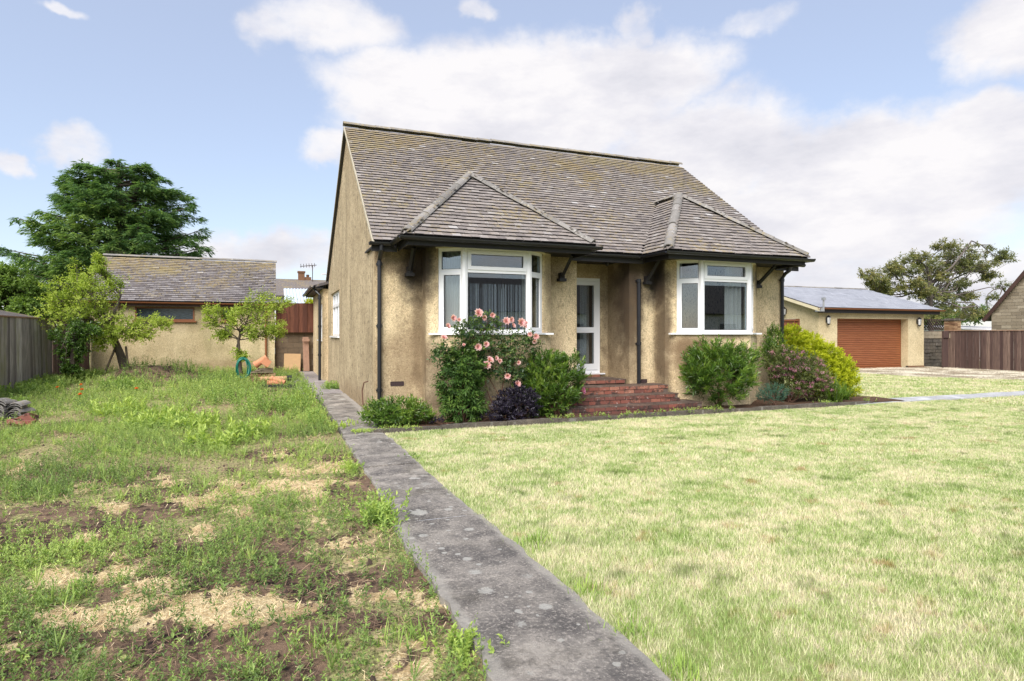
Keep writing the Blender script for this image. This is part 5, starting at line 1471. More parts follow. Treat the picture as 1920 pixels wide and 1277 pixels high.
def stems(S, r, base, blobs, n, rad=.012, frac=.8):
    for i in range(n):
        b = blobs[r.integers(len(blobs))]; e = np.array(b[:3]) + rdir(r, 1)[0] * np.array(b[3:6]) * frac * r.random()
        s = np.array(base) + r.normal(0, .05, 3) * (1, 1, 0); m_ = (s + e) / 2 + r.normal(0, .06, 3)
        S.tube([s, m_, e], [rad, rad * .8, rad * .4], 5)
def shrub(name, lab, cat, base, blobs, n, nl, slen, L, W, mat, seed, up=.6, spread=.8, droop=0, tb=.45, tv=.16, group=None, nst=10, flowers=None, fold=.12, wide=.42):
    r = np.random.default_rng(seed)
    T0 = thing(name, base, lab, cat, group)
    P, o, k = ell_points(r, blobs, n)
    keep = P[:, 2] > .02; P, o, k = P[keep], o[keep], k[keep]
    D_ = unit(o * .8 + np.array([0, 0, up]) + r.normal(0, .25, (len(P), 3)))
    S = Soup()
    clump = (fbm(P[:, 0] * 3 + seed, P[:, 2] * 3 + P[:, 1] * 2, 2) - .5) * .7
    shoots(S, r, P, D_, nl, slen * r.uniform(.7, 1.25, len(P)), L, W, np.clip(tb + clump + r.normal(0, tv, len(P)), 0, 1), spread, droop, fold=fold, wide=wide)
    part('foliage', S, mat, T0)
    S = Soup(); stems(S, r, base, blobs, nst); part('stem', S, M_stem, T0)
    return T0, P, o
# ---- front bed
b0 = (1.9, 9.85, .03)
shrub('low_shrub', 'low bright green leafy clump at the house corner beside the black downpipe', 'shrub', b0, [pb(748, 778, 9.85, 50, 22), pb(715, 778, 9.9, 32, 17), pb(780, 782, 9.8, 28, 14)], 420, 10, .15, .085, .34, L_shr, 1, up=.5, spread=.9, tb=.52)
b1 = (2.9, 9.72, .03)
shrub('leafy_plant', 'tall dark green leafy plant growing up under the roses and the left bay window', 'shrub', b1, [pb(868, 760, 9.75, 36, 32), pb(862, 720, 9.78, 36, 34), pb(870, 685, 9.8, 32, 26)], 620, 9, .13, .10, .32, L_peony, 2, up=.15, spread=1.0, droop=.35, tb=.42)
b2 = (3.85, 9.65, .03)
shrub('purple_shrub', 'rounded near black purple leaved shrub below the roses', 'shrub', b2, [pb(970, 757, 9.68, 38, 30), pb(948, 772, 9.62, 24, 17)], 420, 9, .10, .055, .62, L_purp, 3, up=.3, spread=.9, tb=.42)
shrub('purple_seedling', 'tiny near black leaved plant left of the rounded purple shrub', 'plant', (2.55, 9.6, .03), [pb(820, 790, 9.62, 14, 6), pb(912, 783, 9.6, 20, 7)], 60, 7, .06, .045, .5, L_purp, 31, tb=.4, nst=3)
b3 = (4.75, 9.95, .03)
shrub('evergreen_shrub', 'glossy green evergreen shrub left of the brick steps', 'shrub', b3, [pb(1035, 735, 9.95, 55, 42), pb(1020, 695, 9.97, 42, 26), pb(1065, 700, 10.0, 28, 28), pb(1003, 740, 9.9, 30, 34)], 720, 12, .17, .105, .26, L_shr, 4, up=.85, spread=.7, tb=.45)
b4 = (8.35, 9.9, .03)
shrub('evergreen_shrub', 'glossy green evergreen shrub right of the brick steps under the right bay window', 'shrub', b4, [pb(1350, 712, 9.9, 64, 44), pb(1340, 670, 9.95, 45, 24), pb(1385, 680, 9.98, 32, 26), pb(1308, 700, 9.85, 26, 36)], 820, 12, .19, .12, .26, L_shr, 5, up=.85, spread=.7, tb=.45)
b5 = (11.7, 10.6, 0)
shrub('golden_shrub', 'large golden yellow leaved shrub spilling from the right house corner', 'shrub', b5,
      [pb(1480, 640, 10.9, 30, 24), pb(1510, 655, 10.8, 32, 26), pb(1545, 675, 10.7, 32, 28), pb(1572, 700, 10.6, 28, 32), pb(1588, 725, 10.5, 20, 26), pb(1540, 710, 10.8, 50, 40)], 2600, 10, .14, .08, .42, L_yel, 6, up=.4, spread=.9, tb=.55, nst=16)
b6 = (10.3, 10.0, .03)
T6, P6, o6 = shrub('spiraea_shrub', 'green and bronze shrub covered in faded magenta flower heads', 'shrub', b6,
      [pb(1490, 700, 10.0, 46, 40), pb(1465, 680, 10.1, 28, 30), pb(1520, 705, 9.95, 34, 34), pb(1540, 725, 9.85, 24, 24)], 1700, 9, .12, .055, .4, L_spir, 7, up=.5, spread=.9, tb=.45, nst=14)
r = np.random.default_rng(70); front = (o6[:, 1] < .15) & (P6[:, 2] > .25); Pf = P6[front] + o6[front] * .08
sel = r.choice(len(Pf), min(170, len(Pf)), replace=False)
for q in range(5):
    S = Soup()
    for i in sel[q::5]:
        n = 26; d = rdir(r, n); d[:, 2] = np.abs(d[:, 2]); S.leaves(Pf[i] + d * .022 + r.normal(0, .012, (n, 3)), d, rdir(r, n), np.full(n, .018), np.full(n, .016), np.clip(r.normal(.45, .2) + r.normal(0, .15, n), 0, 1))
    part('flower_cluster', S, L_mag, T6)
shrub('blue_green_plant', 'small blue green feathery plant at the foot of the spiraea', 'plant', (9.4, 9.6, .03), [pb(1450, 738, 9.62, 28, 15), pb(1432, 742, 9.6, 16, 10)], 260, 12, .09, .035, .28, L_teal, 8, up=.7, tb=.5, nst=5)
shrub('corner_foliage', 'upright mid green shrub at the foot of the right corner downpipe', 'shrub', (10.3, 10.5, .03), [pb(1452, 640, 10.55, 14, 28), pb(1446, 668, 10.4, 16, 26)], 240, 9, .14, .07, .4, L_shr, 81, up=.9, tb=.5)
# strap leaved clump
def strap(name, lab, cat, base, n, L, seed, mat, spread=.55, w=.014, tb=.55):
    r = np.random.default_rng(seed); S = Soup()
    for i in range(n):
        a = r.uniform(0, 6.28); q = r.uniform(.1, 1) * spread; l = L * r.uniform(.6, 1.1)
        p0 = np.array(base) + r.normal(0, .06, 3) * (1, 1, 0); d0 = np.array([math.cos(a) * q, math.sin(a) * q, 1.0]); d0 /= np.linalg.norm(d0)
        hor = np.array([math.cos(a), math.sin(a), 0]); side = np.cross(d0, hor); side = unit(side)
        pts = [p0 + d0 * l * t + hor * l * .45 * q * t * t - np.array([0, 0, l * .38 * q * t * t]) for t in (0, .35, .7, 1)]
        ww = [w, w, w * .7, w * .1]; V = []
        for p, b in zip(pts, ww): V += [p - side * b / 2, p + side * b / 2]
        S.add(V, [(0, 1, 3, 2), (2, 3, 5, 4), (4, 5, 7, 6)], np.clip(r.normal(tb, .15), 0, 1))
    if name is None: return S
    return solo(name, S, mat, tuple(base), lab, cat)
strap('strap_leaf_plant', 'clump of arching strap leaves at the right end of the flower bed', 'plant', (11.2, 9.75, .02), 170, .62, 9, L_shr, 1.0, .018)
strap('strap_leaf_plant', 'smaller arching grassy clump just right of the flowering spiraea', 'plant', (11.75, 9.95, .02), 120, .5, 10, L_shr, 1.0, .016)
# ---- climbing rose
RB = tuple(at_y(928, 775, 9.9)); RB = (RB[0], RB[1], .03)
RO = thing('climbing_rose', RB, 'climbing rose with pale pink double blooms against the left bay window', 'rose bush')
S = Soup()
for path in ([(928, 775), (935, 740), (912, 700), (905, 665), (905, 620)], [(930, 772), (918, 745), (909, 715), (908, 680)], [(930, 770), (940, 735), (948, 700), (955, 660), (960, 625)], [(928, 772), (905, 755), (885, 745)],
             [(905, 665), (870, 650), (835, 655)], [(948, 700), (975, 670), (1000, 640)], [(909, 690), (930, 690), (950, 700), (968, 712)], [(905, 620), (920, 598)], [(905, 650), (875, 620), (855, 600)], [(945, 690), (960, 700), (972, 690)], [(905, 620), (935, 612)]):
    pts = [at_y(u, v, 9.86) for u, v in path]; S.tube(pts, np.linspace(.012, .006, len(pts)), 5)
part('stem', S, M_stem, RO)
r = np.random.default_rng(44); S = Soup()
rb = [pb(853, 655, 9.85, 40, 18, .12), pb(885, 625, 9.85, 38, 24, .14), pb(912, 605, 9.85, 26, 15, .12), pb(835, 670, 9.85, 26, 14, .1), pb(905, 655, 9.85, 34, 22, .14), pb(958, 640, 9.85, 34, 20, .14), pb(985, 637, 9.85, 26, 13, .12),
      pb(950, 668, 9.85, 28, 16, .12), pb(975, 692, 9.85, 22, 12, .1), pb(935, 690, 9.82, 26, 14, .1), pb(965, 710, 9.82, 18, 9, .08), pb(1000, 650, 9.85, 14, 10, .08), pb(880, 680, 9.85, 28, 14, .1), pb(895, 700, 9.84, 22, 14, .1)]
P, o, k = ell_points(r, rb, 820, .3); shoots(S, r, P, unit(o + [0, -.3, .1] + r.normal(0, .4, P.shape)), 6, .10, .062, .62, np.clip(r.normal(.42, .2, len(P)) + (P[:, 2] - 1.2) * .3, 0, 1), 1.1, .15)
part('foliage', S, L_rose, RO)
bl = [(849, 597, 1.2), (861, 600, .7), (839, 612, .8), (897, 588, 1.3), (907, 596, 1.0), (923, 591, .7), (949, 603, 1.1), (958, 600, .9), (962, 611, .8), (976, 606, 1.2), (983, 612, .8), (994, 627, .8), (1005, 631, .8), (1002, 640, .7),
      (832, 634, .9), (896, 651, 1.0), (911, 646, .9), (912, 686, 1.15), (918, 676, 1.0), (930, 672, .7), (937, 677, .7), (952, 705, 1.1), (970, 720, .9), (972, 680, .8), (870, 647, .5), (986, 606, .8), (1092, 733, 1.0)]
for (u, v, s_) in bl:
    Yb = 9.70 if u < 1050 else 9.68
    c = at_y(u, v, Yb); S = Soup(); ax = unit(np.array([r.normal(0, .35), -1.0, .35 + r.normal(0, .3)])); q = Vector(ax).to_track_quat('Z', 'Y').to_matrix(); A = np.array(q)
    R_ = .068 * s_ * r.uniform(.8, 1.2)
    for ring, (np_, rad, tilt, ln) in enumerate([(9, .35, .55, .95), (8, .26, .9, .8), (6, .16, 1.2, .6), (5, .08, 1.4, .5)]):
        a = np.arange(np_) * 6.28 / np_ + ring * .5 + r.normal(0, .1, np_)
        rd = np.column_stack([np.cos(a), np.sin(a), np.zeros(np_)]); dl = rd * math.cos(tilt) + np.array([0, 0, 1]) * math.sin(tilt)
        base = rd * R_ * rad * .5; nr = rd * -math.sin(tilt) + np.array([0, 0, 1]) * math.cos(tilt)
        S.leaves(c + base @ A.T, dl @ A.T, nr @ A.T, np.full(np_, R_ * ln), np.full(np_, R_ * .85), np.clip(.75 - ring * .18 + r.normal(0, .12, np_) - (.35 if u > 1050 else 0), 0, 1), .2, .62)
    if u > 1050: solo('pink_bloom', S, L_mag, tuple(c), 'single deep pink bloom beside the brick steps', 'flower')
    else: part('bloom', S, L_pink, RO)
# small edging weeds at the kerb
r = np.random.default_rng(90); S = Soup()
P = np.column_stack([r.uniform(1.55, 12, 330), 9.42 + r.normal(0, .10, 330), np.full(330, .03)]); P = P[(fbm(P[:, 0] * 1.3, P[:, 0] * 0, 1) > .47)]
shoots(S, r, P, unit(np.array([0, 0, 1.0]) + r.normal(0, .4, P.shape)), 7, .07, .045, .45, r.normal(.6, .15, len(P)), 1.0)
c_ = at_z(745, 800, .02)
P = np.column_stack([r.uniform(1.1, 2.2, 300), 9.36 + r.normal(0, .06, 300), np.full(300, .02)]); P = P[fbm(P[:, 0] * 5, P[:, 1] * 5, 2) > .5]
shoots(S, r, P, unit(np.array([0, 0, 1.0]) + r.normal(0, .5, P.shape)), 6, .04, .028, .5, r.normal(.85, .1, len(P)), 1.1)
solo('kerb_weeds', S, L_weedb, (0, 0, 0), 'small bright weeds along the concrete kerb of the flower bed', 'weeds', kind='stuff')

# ---- trees
def limb(S, r, a, b, r0, r1, bend=.12, n=6, sides=6):
    a = np.array(a, float); b = np.array(b, float); L = np.linalg.norm(b - a); t = np.linspace(0, 1, n)[:, None]
    off = r.normal(0, bend * L, 3); off2 = r.normal(0, bend * L * .5, 3)
    pts = a + (b - a) * t + off * np.sin(t * math.pi) + off2 * np.sin(t * 2 * math.pi)
    S.tube(pts, np.linspace(r0, r1, n), sides, cap=False); return pts
def tree(name, lab, cat, trunk, tr, blobs, seed, mat, bark, nsub=9, ntw=5, npt=8, nl=7, slen=.2, L=.08, W=.5, droop=.2, tb=.5, fork=None, group=None, clus=.22, up=.2, leafspread=1.0, tip=.3, extra=()):
    r = np.random.default_rng(seed); T0 = thing(name, tuple(trunk[0]), lab, cat, group)
    S = Soup(); n = len(trunk); S.tube(trunk, np.linspace(tr, tr * .6, n), 8, cap=False)
    Pc = []; topp = np.array(trunk[-1], float)
    for b in blobs:
        c = np.array(b[:3]); rad = np.array(b[3:6]); q_ = r.random(); st_ = topp if q_ < .45 else topp + (np.array(trunk[-2], float) - topp) * r.random()
        m_ = limb(S, r, st_, c - rad * (0, 0, .3), tr * .38, tr * .15)
        for i in range(nsub):
            e = c + rdir(r, 1)[0] * rad * r.uniform(.5, .85); s0 = m_[r.integers(2, len(m_))]
            q = limb(S, r, s0, e, tr * .13, tr * .05, .1, 5, 5)
            for j in range(ntw):
                s1 = q[r.integers(1, len(q))]; d = rdir(r, 1)[0]; e1 = c + unit(e - c + d * rad * .9) * rad * r.uniform(.75, 1.12)
                e1 = s1 + (e1 - s1) * min(1, .75 * rad.mean() / (np.linalg.norm(e1 - s1) + 1e-6))
                q1 = limb(S, r, s1, e1, tr * .045, tr * .015, .1, 4, 4)
                for t in r.uniform(.35, 1.05, npt): Pc.append(s1 + (q1[-1] - s1) * t + r.normal(0, clus * rad.mean() * .35, 3))
    for a, b, ra in extra: limb(S, r, a, b, ra, ra * .3, .06, 6, 5)
    part('trunk', S, bark, T0)
    Pc = np.array(Pc); S = Soup()
    o = unit(Pc - topp) * .5 + r.normal(0, .45, Pc.shape) + np.array([0, 0, up])
    cl = (fbm(Pc[:, 0] * 1.6 / max(.3, L * 8), Pc[:, 2] * 1.6 / max(.3, L * 8) + Pc[:, 1], 1) - .5) * .8
    shoots(S, r, Pc, o, nl, slen * r.uniform(.6, 1.3, len(Pc)), L, W, np.clip(tb + cl + r.normal(0, .12, len(Pc)), 0, 1), leafspread, droop, tipl=tip)
    part('crown', S, mat, T0); return T0
Y1 = 21.6
tk = [at_y(236, 700, Y1), at_y(226, 665, Y1), at_y(212, 632, Y1), at_y(200, 605, Y1)]
tree('apple_tree', 'leaning old apple tree with bright green leaves and propped dark trunk', 'tree', tk, .13,
     [pb(150, 560, 21.3, 58, 42, .9), pb(130, 600, 21.0, 46, 30, .8), pb(185, 545, 21.6, 40, 40, .8), pb(165, 515, 21.7, 34, 30, .6), pb(215, 590, 21.5, 42, 32, .7), pb(285, 605, 21.5, 36, 15, .5), pb(255, 620, 21.3, 40, 20, .5), pb(200, 632, 21.2, 26, 24, .5), pb(181, 492, 21.7, 7, 14, .15), pb(110, 560, 21.0, 30, 30, .6)],
     21, L_apple, M_bark, 8, 5, 6, 6, .17, .088, .50, .30, .58, clus=.30)
tk = [at_y(134, 702, 20.6), at_y(136, 670, 20.6), at_y(140, 640, 20.6), at_y(132, 610, 20.6)]
tree('ivy_stem_tree', 'dark leafy ivy clad stem in front of the dark fence left of the apple tree', 'tree', tk, .08,
     [pb(133, 690, 20.6, 14, 14, .2), pb(136, 660, 20.6, 20, 22, .25), pb(125, 628, 20.6, 36, 24, .4), pb(155, 615, 20.6, 30, 22, .4)], 22, L_shr, M_bark, 8, 5, 5, 6, .13, .10, .5, .2, .38)
Y2 = 20.6
tk = [at_y(452, 702, Y2), at_y(449, 670, Y2), at_y(447, 640, Y2), at_y(455, 610, Y2)]
tree('small_fruit_tree', 'small fruit tree with coiled hose on its trunk in front of the outbuilding wall', 'tree', tk, .055,
     [pb(480, 575, 20.6, 40, 24, .6), pb(505, 595, 20.6, 32, 30, .6), pb(455, 590, 20.5, 32, 26, .5), pb(402, 583, 20.6, 17, 13, .3), pb(398, 605, 20.6, 15, 16, .3), pb(485, 560, 20.7, 30, 16, .4), pb(500, 620, 20.5, 22, 14, .4), pb(415, 625, 20.6, 17, 9, .25), pb(528, 565, 20.8, 22, 8, .3), pb(452, 662, 20.5, 10, 14, .15), pb(472, 622, 20.4, 16, 16, .3), pb(436, 600, 20.4, 15, 18, .3), pb(520, 615, 20.6, 14, 18, .3)],
     23, L_apple, M_bark, 5, 4, 5, 6, .18, .085, .50, .30, .56, clus=.45)
# conifer
def conifer():
    r = np.random.default_rng(31); Yc = 35.0
    base = at_y(228, 700, Yc); base[2] = -.2; top = at_y(222, 300, Yc)
    T0 = thing('conifer_tree', tuple(base), 'big broad dark green conifer behind the outbuilding roof', 'tree')
    S = Soup(); S.tube([base, (base + top) / 2 + [.1, 0, 0], top], [.45, .3, .05], 8); SL = Soup()
    sc_ = depth_of(base) / FPX; ctr = 228
    prof = [(296, 208, 232), (308, 172, 272), (335, 140, 304), (351, 135, 324), (366, 100, 345), (389, 112, 362), (419, 78, 372), (441, 92, 396), (464, 58, 380), (480, 60, 366), (520, 46, 372), (590, 30, 390), (650, 60, 380)]
    nb = 340
    for i in range(nb):
        v = 308 + 330 * (i / nb) ** .85 + r.normal(0, 5)
        lo = np.interp(v, [p[0] for p in prof], [p[1] for p in prof]); hi = np.interp(v, [p[0] for p in prof], [p[2] for p in prof])
        a = i * 2.399 + r.normal(0, .3); dx = math.cos(a); dy = math.sin(a)
        tx = 228 + (222 - 228) * np.clip((700 - v) / 400, 0, 1)
        ext = ((hi - tx) if dx > 0 else (tx - lo)) * sc_ * r.uniform(.5, 1.1); depth_ext = (hi - lo) / 2 * sc_ * r.uniform(.6, 1.0)
        Lx = max(.7, math.hypot(ext * dx, depth_ext * dy))
        z1 = CAMZ + (624 - v) * sc_ ; hd = unit(np.array([dx * ext, dy * depth_ext, 0]))
        z0 = z1 - Lx * r.uniform(.05, .3); z0 = max(.5, z0)
        s = np.array([base[0] + (top[0] - base[0]) * np.clip(z0 / top[2], 0, 1), Yc, min(z0, top[2] - .2)])
        t = np.linspace(0, 1, 7)[:, None]
        pts = s + hd * Lx * t + np.array([0, 0, 1.0]) * ((z1 - s[2]) * t ** 1.6)
        S.tube(pts, np.linspace(.07, .015, 7), 4, cap=False)
        side = np.cross(hd, [0, 0, 1.0]); nt = 26
        tt = np.concatenate([r.uniform(.32, 1.0, nt - 4), r.uniform(.9, 1.03, 4)])
        q = np.column_stack([np.interp(tt, t[:, 0], pts[:, c]) for c in range(3)])
        sg = r.choice([-1, 1], nt); tl = (1.08 - tt) * r.uniform(.35, .75, nt) * min(Lx, 2.4) + .25
        td = unit(hd[None] * r.uniform(.4, 1.0, (nt, 1)) + side[None] * (sg * r.uniform(.2, 1.1, nt))[:, None] + np.array([0, 0, 1])[None] * r.normal(.05, .16, (nt, 1)))
        nn_ = 17; idx = np.repeat(np.arange(nt), nn_); f = r.random(nt * nn_)
        P = q[idx] + td[idx] * (f * tl[idx])[:, None] + r.normal(0, .05, (nt * nn_, 3)); P[:, 2] -= (f ** 2) * tl[idx] * .28
        sd2 = np.cross(td[idx], [0, 0, 1.0]) * r.choice([-1, 1], len(idx))[:, None]
        d = unit(td[idx] * .9 + sd2 * r.uniform(.1, .8, (len(idx), 1)) + np.array([0, 0, -.30]) + r.normal(0, .18, (len(idx), 3)))
        tb = .38 + .25 * (fbm(s[2] * 1 + i * .13, a * 2, 2) - .5) + (.22 if v > 400 and dx * 1 < .4 and dy < 0 and r.random() < .5 else 0)
        SL.leaves(P, d, np.array([0, 0, 1.0]) + r.normal(0, .35, P.shape), r.uniform(.16, .32, len(idx)), r.uniform(.035, .075, len(idx)), np.clip(tb + .28 * f - .05 + r.normal(0, .12, len(idx)), 0, 1), .05)
    part('trunk', S, M_bark, T0); part('crown', SL, L_con, T0)
conifer()
tk = [at_y(20, 700, 30), at_y(22, 640, 30), at_y(25, 590, 30), at_y(25, 560, 30)]
tree('broadleaf_tree', 'light green broadleaf tree at the left edge beside the big conifer', 'tree', tk, .2,
     [pb(30, 545, 30, 45, 48, 1.2), pb(-20, 550, 30, 40, 50, 1.2), pb(50, 580, 29.5, 30, 26, .8), pb(0, 510, 30, 26, 16, .8), pb(70, 560, 30.5, 24, 40, .8)], 41, L_lime, M_bark, 12, 6, 7, 7, .25, .17, .55, .2, .5)
a = at_y(584, 575, 27)
shrub('yellow_bush', 'top of a bright yellow green bush just over the timber screen', 'shrub', (a[0], 27, 0), [pb(583, 590, 27, 16, 24)], 420, 8, .2, .10, .5, L_yel, 43, tb=.5)
# eucalyptus-like tree on the right
Ye = 27.0
def eu(u, v, ru, rv, ry=1.0): return pb(u, v, Ye, ru, rv, ry)
tk = [at_y(1752, 690, Ye), at_y(1745, 610, Ye), at_y(1745, 570, Ye), at_y(1745, 535, Ye)]; tk[0][2] = -.2
tree('open_crowned_tree', 'tall open grey green tree with pale branches rising behind the garage', 'tree', tk, .17,
     [eu(1650, 525, 24, 17), eu(1665, 500, 20, 15), eu(1635, 515, 14, 14), eu(1712, 480, 22, 20), eu(1700, 505, 22, 18), eu(1745, 500, 26, 20), eu(1752, 520, 26, 18), eu(1720, 545, 32, 16), eu(1770, 460, 17, 14), eu(1795, 470, 24, 18), eu(1820, 485, 18, 16), eu(1795, 500, 18, 18), eu(1845, 500, 15, 10), eu(1868, 480, 17, 12), eu(1885, 487, 10, 10), eu(1860, 515, 13, 8), eu(1700, 530, 26, 16), eu(1760, 560, 42, 18), eu(1790, 535, 20, 12), eu(1815, 555, 18, 8), eu(1778, 585, 44, 16), eu(1815, 590, 26, 12), eu(1660, 545, 20, 12), eu(1730, 590, 40, 14)],
     51, L_euc, M_barkl, 7, 5, 5, 6, .26, .19, .42, .35, .55, tip=.3, clus=.12,
     extra=[(at_y(1765, 560, Ye), at_y(1868, 543, Ye), .05), (at_y(1775, 548, Ye), at_y(1850, 505, Ye), .05), (at_y(1760, 560, Ye), at_y(1800, 490, Ye), .05), (at_y(1742, 560, Ye), at_y(1725, 500, Ye), .05), (at_y(1750, 550, Ye), at_y(1770, 500, Ye), .05)])
tk = [at_y(1690, 690, 33), at_y(1690, 620, 33), at_y(1690, 600, 33)]
tree('background_tree', 'mid green bushy tree low behind the garage and brick pillar', 'tree', tk, .2, [pb(1780, 600, 33, 40, 20, 1.5), pb(1820, 590, 33, 26, 18, 1.5), pb(1740, 595, 33, 30, 18, 1.5)], 52, L_lime, M_bark, 10, 6, 6, 7, .3, .22, .5, .2, .35)
tk = [at_y(1895, 640, 34), at_y(1893, 560, 34), at_y(1880, 540, 34)]
tree('background_tree', 'thin dark tree showing left of the neighbouring gable', 'tree', tk, .12, [pb(1880, 535, 34, 10, 10, 1), pb(1858, 585, 34, 10, 14, 1), pb(1862, 560, 34, 8, 9, 1)], 53, L_euc, M_bark, 4, 4, 4, 6, .25, .17, .5, .2, .35)
# hedge line far off so that the land does not end in a bare edge
for k, (x0, x1, yy, hh, lab) in enumerate([(-60, -16, 48, 4.2, 'long far hedge row beyond the left fence'), (12, 60, 62, 4.5, 'long far hedge row beyond the garage')]):
    r = np.random.default_rng(60 + k); n = 2600; P = np.column_stack([r.uniform(x0, x1, n), yy + r.normal(0, .8, n), r.random(n) ** .7 * hh * (.8 + .3 * vnoise(np.linspace(0, 9, n), 0))])
    S = Soup(); shoots(S, r, P, unit(r.normal(0, .5, P.shape) + [0, 0, .5]), 8, .6, .45, .5, r.normal(.4, .15, n), 1.0)
    solo('far_hedge', S, L_lime, ((x0 + x1) / 2, yy, 0), lab, 'hedge', kind='stuff')

# ================================================================= weeds on the rough plot
def in_view(X, Y, m=420):
    dep = X * ST + Y * CT; u = 960 + FPX * (X * CT - Y * ST) / np.maximum(dep, .2); v = 624 + FPX * 1.5 / np.maximum(dep, .2)
    return (dep > 1.5) & (u > -m) & (u < 1920 + m) & (v < 1277 + 300)
def scatter(r, n, x0, x1, y0, y1, acc):
    X = r.uniform(x0, x1, n); Y = r.uniform(y0, y1, n); k = in_view(X, Y); X, Y = X[k], Y[k]; k = r.random(len(X)) < acc(X, Y); return X[k], Y[k]
def dep2(X, Y): return X * ST + Y * CT
r = np.random.default_rng(77)
def cover(X, Y):
    st_, mo, ba = masks(X, Y)
    d = dep2(X, Y)
    g = np.clip((fbm(X * 1.1 + 9, Y * 1.1, 2) - .28) * 3.6, .05, 1)
    left = np.clip((-.3 - X) / 2.0 + .5, .2, 1)            # barer towards the path in the foreground
    near = np.clip((d - 5.0) / 5, 0, 1)
    return np.clip(g * np.maximum(left, near) * (1 - .72 * np.clip(st_ * 1.3, 0, 1)) * (1 - .8 * ba), 0, 1)
def add_kind(S, n, y0, y1, kind, dens=1.0, x0=-13):
    X, Y = scatter(r, n, x0, .90, y0, y1, lambda a, b: cover(a, b) * dens)
    if len(X) == 0: return
    d = dep2(X, Y); P = np.column_stack([X, Y, plot_z(X, Y)]); far = np.clip((d - 9) / 9, 0, 1)
    patch = (fbm(X * .8 + 3, Y * .8, 5) - .5) * 1.1
    m_ = len(X)
    if kind == 'feather':
        H_ = (.06 + .12 * r.random(m_) + .18 * far); shoots(S, r, P, unit(np.array([0, 0, 1.0]) + r.normal(0, .28, P.shape)), 13, H_, .030 + .035 * far, .36, np.clip(.36 + patch + r.normal(0, .14, m_), 0, 1), .9, 0, tipl=.35)
    elif kind == 'cover':
        shoots(S, r, P, unit(np.array([0, 0, .8]) + r.normal(0, .7, P.shape)), 9, .05 + .06 * far, .022 + .03 * far, .55, np.clip(.5 + patch * .8 + r.normal(0, .15, m_), 0, 1), 1.2, .1)
    elif kind == 'broad':
        shoots(S, r, P, unit(np.array([0, 0, 1.0]) + r.normal(0, .15, P.shape)), 8, .05 + .06 * far, .055 + .10 * far * r.random(m_), .38, np.clip(.45 + patch * .6 + r.normal(0, .15, m_), 0, 1), 1.0, .05, fold=.08)
    elif kind == 'blade':
        shoots(S, r, P, unit(np.array([0, 0, 1.0]) + r.normal(0, .1, P.shape)), 12, .015, .11 + .12 * far * r.random(m_) + .06 * r.random(m_), .055, np.clip(.6 + patch * .5 + r.normal(0, .12, m_), 0, 1), .45, 0, tipl=0)
S = Soup()
add_kind(S, 24000, 1.2, 6, 'feather', 1, -6); add_kind(S, 34000, 1.2, 6, 'cover', 1.2, -6)
Xm, Ym = scatter(r, 30000, -6, .9, 1.2, 7.5, lambda a, b: np.clip(masks(a, b)[1] * (1 - masks(a, b)[0]) * 1.2 - .1, 0, 1)); Pm = np.column_stack([Xm, Ym, plot_z(Xm, Ym)])
shoots(S, r, Pm, unit(np.array([0, 0, .5]) + r.normal(0, .8, Pm.shape)), 5, .02, .014, .6, np.clip(r.normal(.55, .25, len(Xm)), 0, 1), 1.2)
S = S; add_kind(S, 1500, 1.2, 6, 'broad', 1, -6); add_kind(S, 500, 1.2, 6, 'blade', .7, -6)
add_kind(S, 22000, 6, 12, 'feather', .9, -10); add_kind(S, 22000, 6, 12, 'cover', .9, -10); add_kind(S, 2600, 6, 12, 'broad', .8, -10); add_kind(S, 3200, 6, 12, 'blade', .8, -10)
add_kind(S, 13000, 12, 24.5, 'feather', .95, -13); add_kind(S, 7000, 12, 24.5, 'cover', 1, -13); add_kind(S, 4200, 12, 24.5, 'broad', .95, -13); add_kind(S, 2500, 12, 24.5, 'blade', .9, -13)
solo('weeds', S, L_weed, (0, 0, 0), 'mixed green weeds covering the rough plot left of the path', 'weeds', kind='stuff')
# lusher green bank: beside the path end, at the fence foot, on the mound
S = Soup()
def bank(n, px, kind=0, tb=.45, h=.3):
    B = [(*at_z(u, v), ru * at_z(u, v).dot([ST, CT, 0]) / FPX, rd) for (u, v, ru, rd) in px]
    for (x, y, _, rx, ry) in B:
        m_ = int(n * rx * ry * 3.14) + 5; a = r.random(m_) * 6.28; q = np.sqrt(r.random(m_)); X = x + rx * q * np.cos(a); Y = y + ry * q * np.sin(a)
        P = np.column_stack([X, Y, plot_z(X, Y)]); k = X < .93; P = P[k]; m_ = len(P)
        shoots(S, r, P, unit(np.array([0, 0, 1.0]) + r.normal(0, .25, P.shape)), 13, h * r.uniform(.6, 1.2, m_), .07 if kind == 0 else .12, .40, np.clip(tb + r.normal(0, .15, m_), 0, 1), .9, .05)
bank(45, [(560, 765, 40, 1.3), (500, 770, 60, 1.2), (440, 750, 50, 1.2), (575, 740, 22, 1.4), (590, 790, 14, 1.2), (360, 712, 40, .8), (420, 720, 40, 1.0)], 0, .38, .34)
bank(38, [(60, 735, 50, 1.2), (120, 722, 50, 1.0), (180, 710, 40, .8), (30, 765, 20, .7), (235, 728, 40, .8)], 1, .42, .25)
bank(40, [(370, 800, 50, .6), (300, 790, 60, .8), (470, 815, 40, .5), (230, 770, 50, .8), (400, 830, 50, .4)], 1, .75, .2)
solo('green_bank', S, L_weedb, (0, 0, 0), 'lush taller weeds along the back of the rough plot and by the path end', 'weeds', kind='stuff')
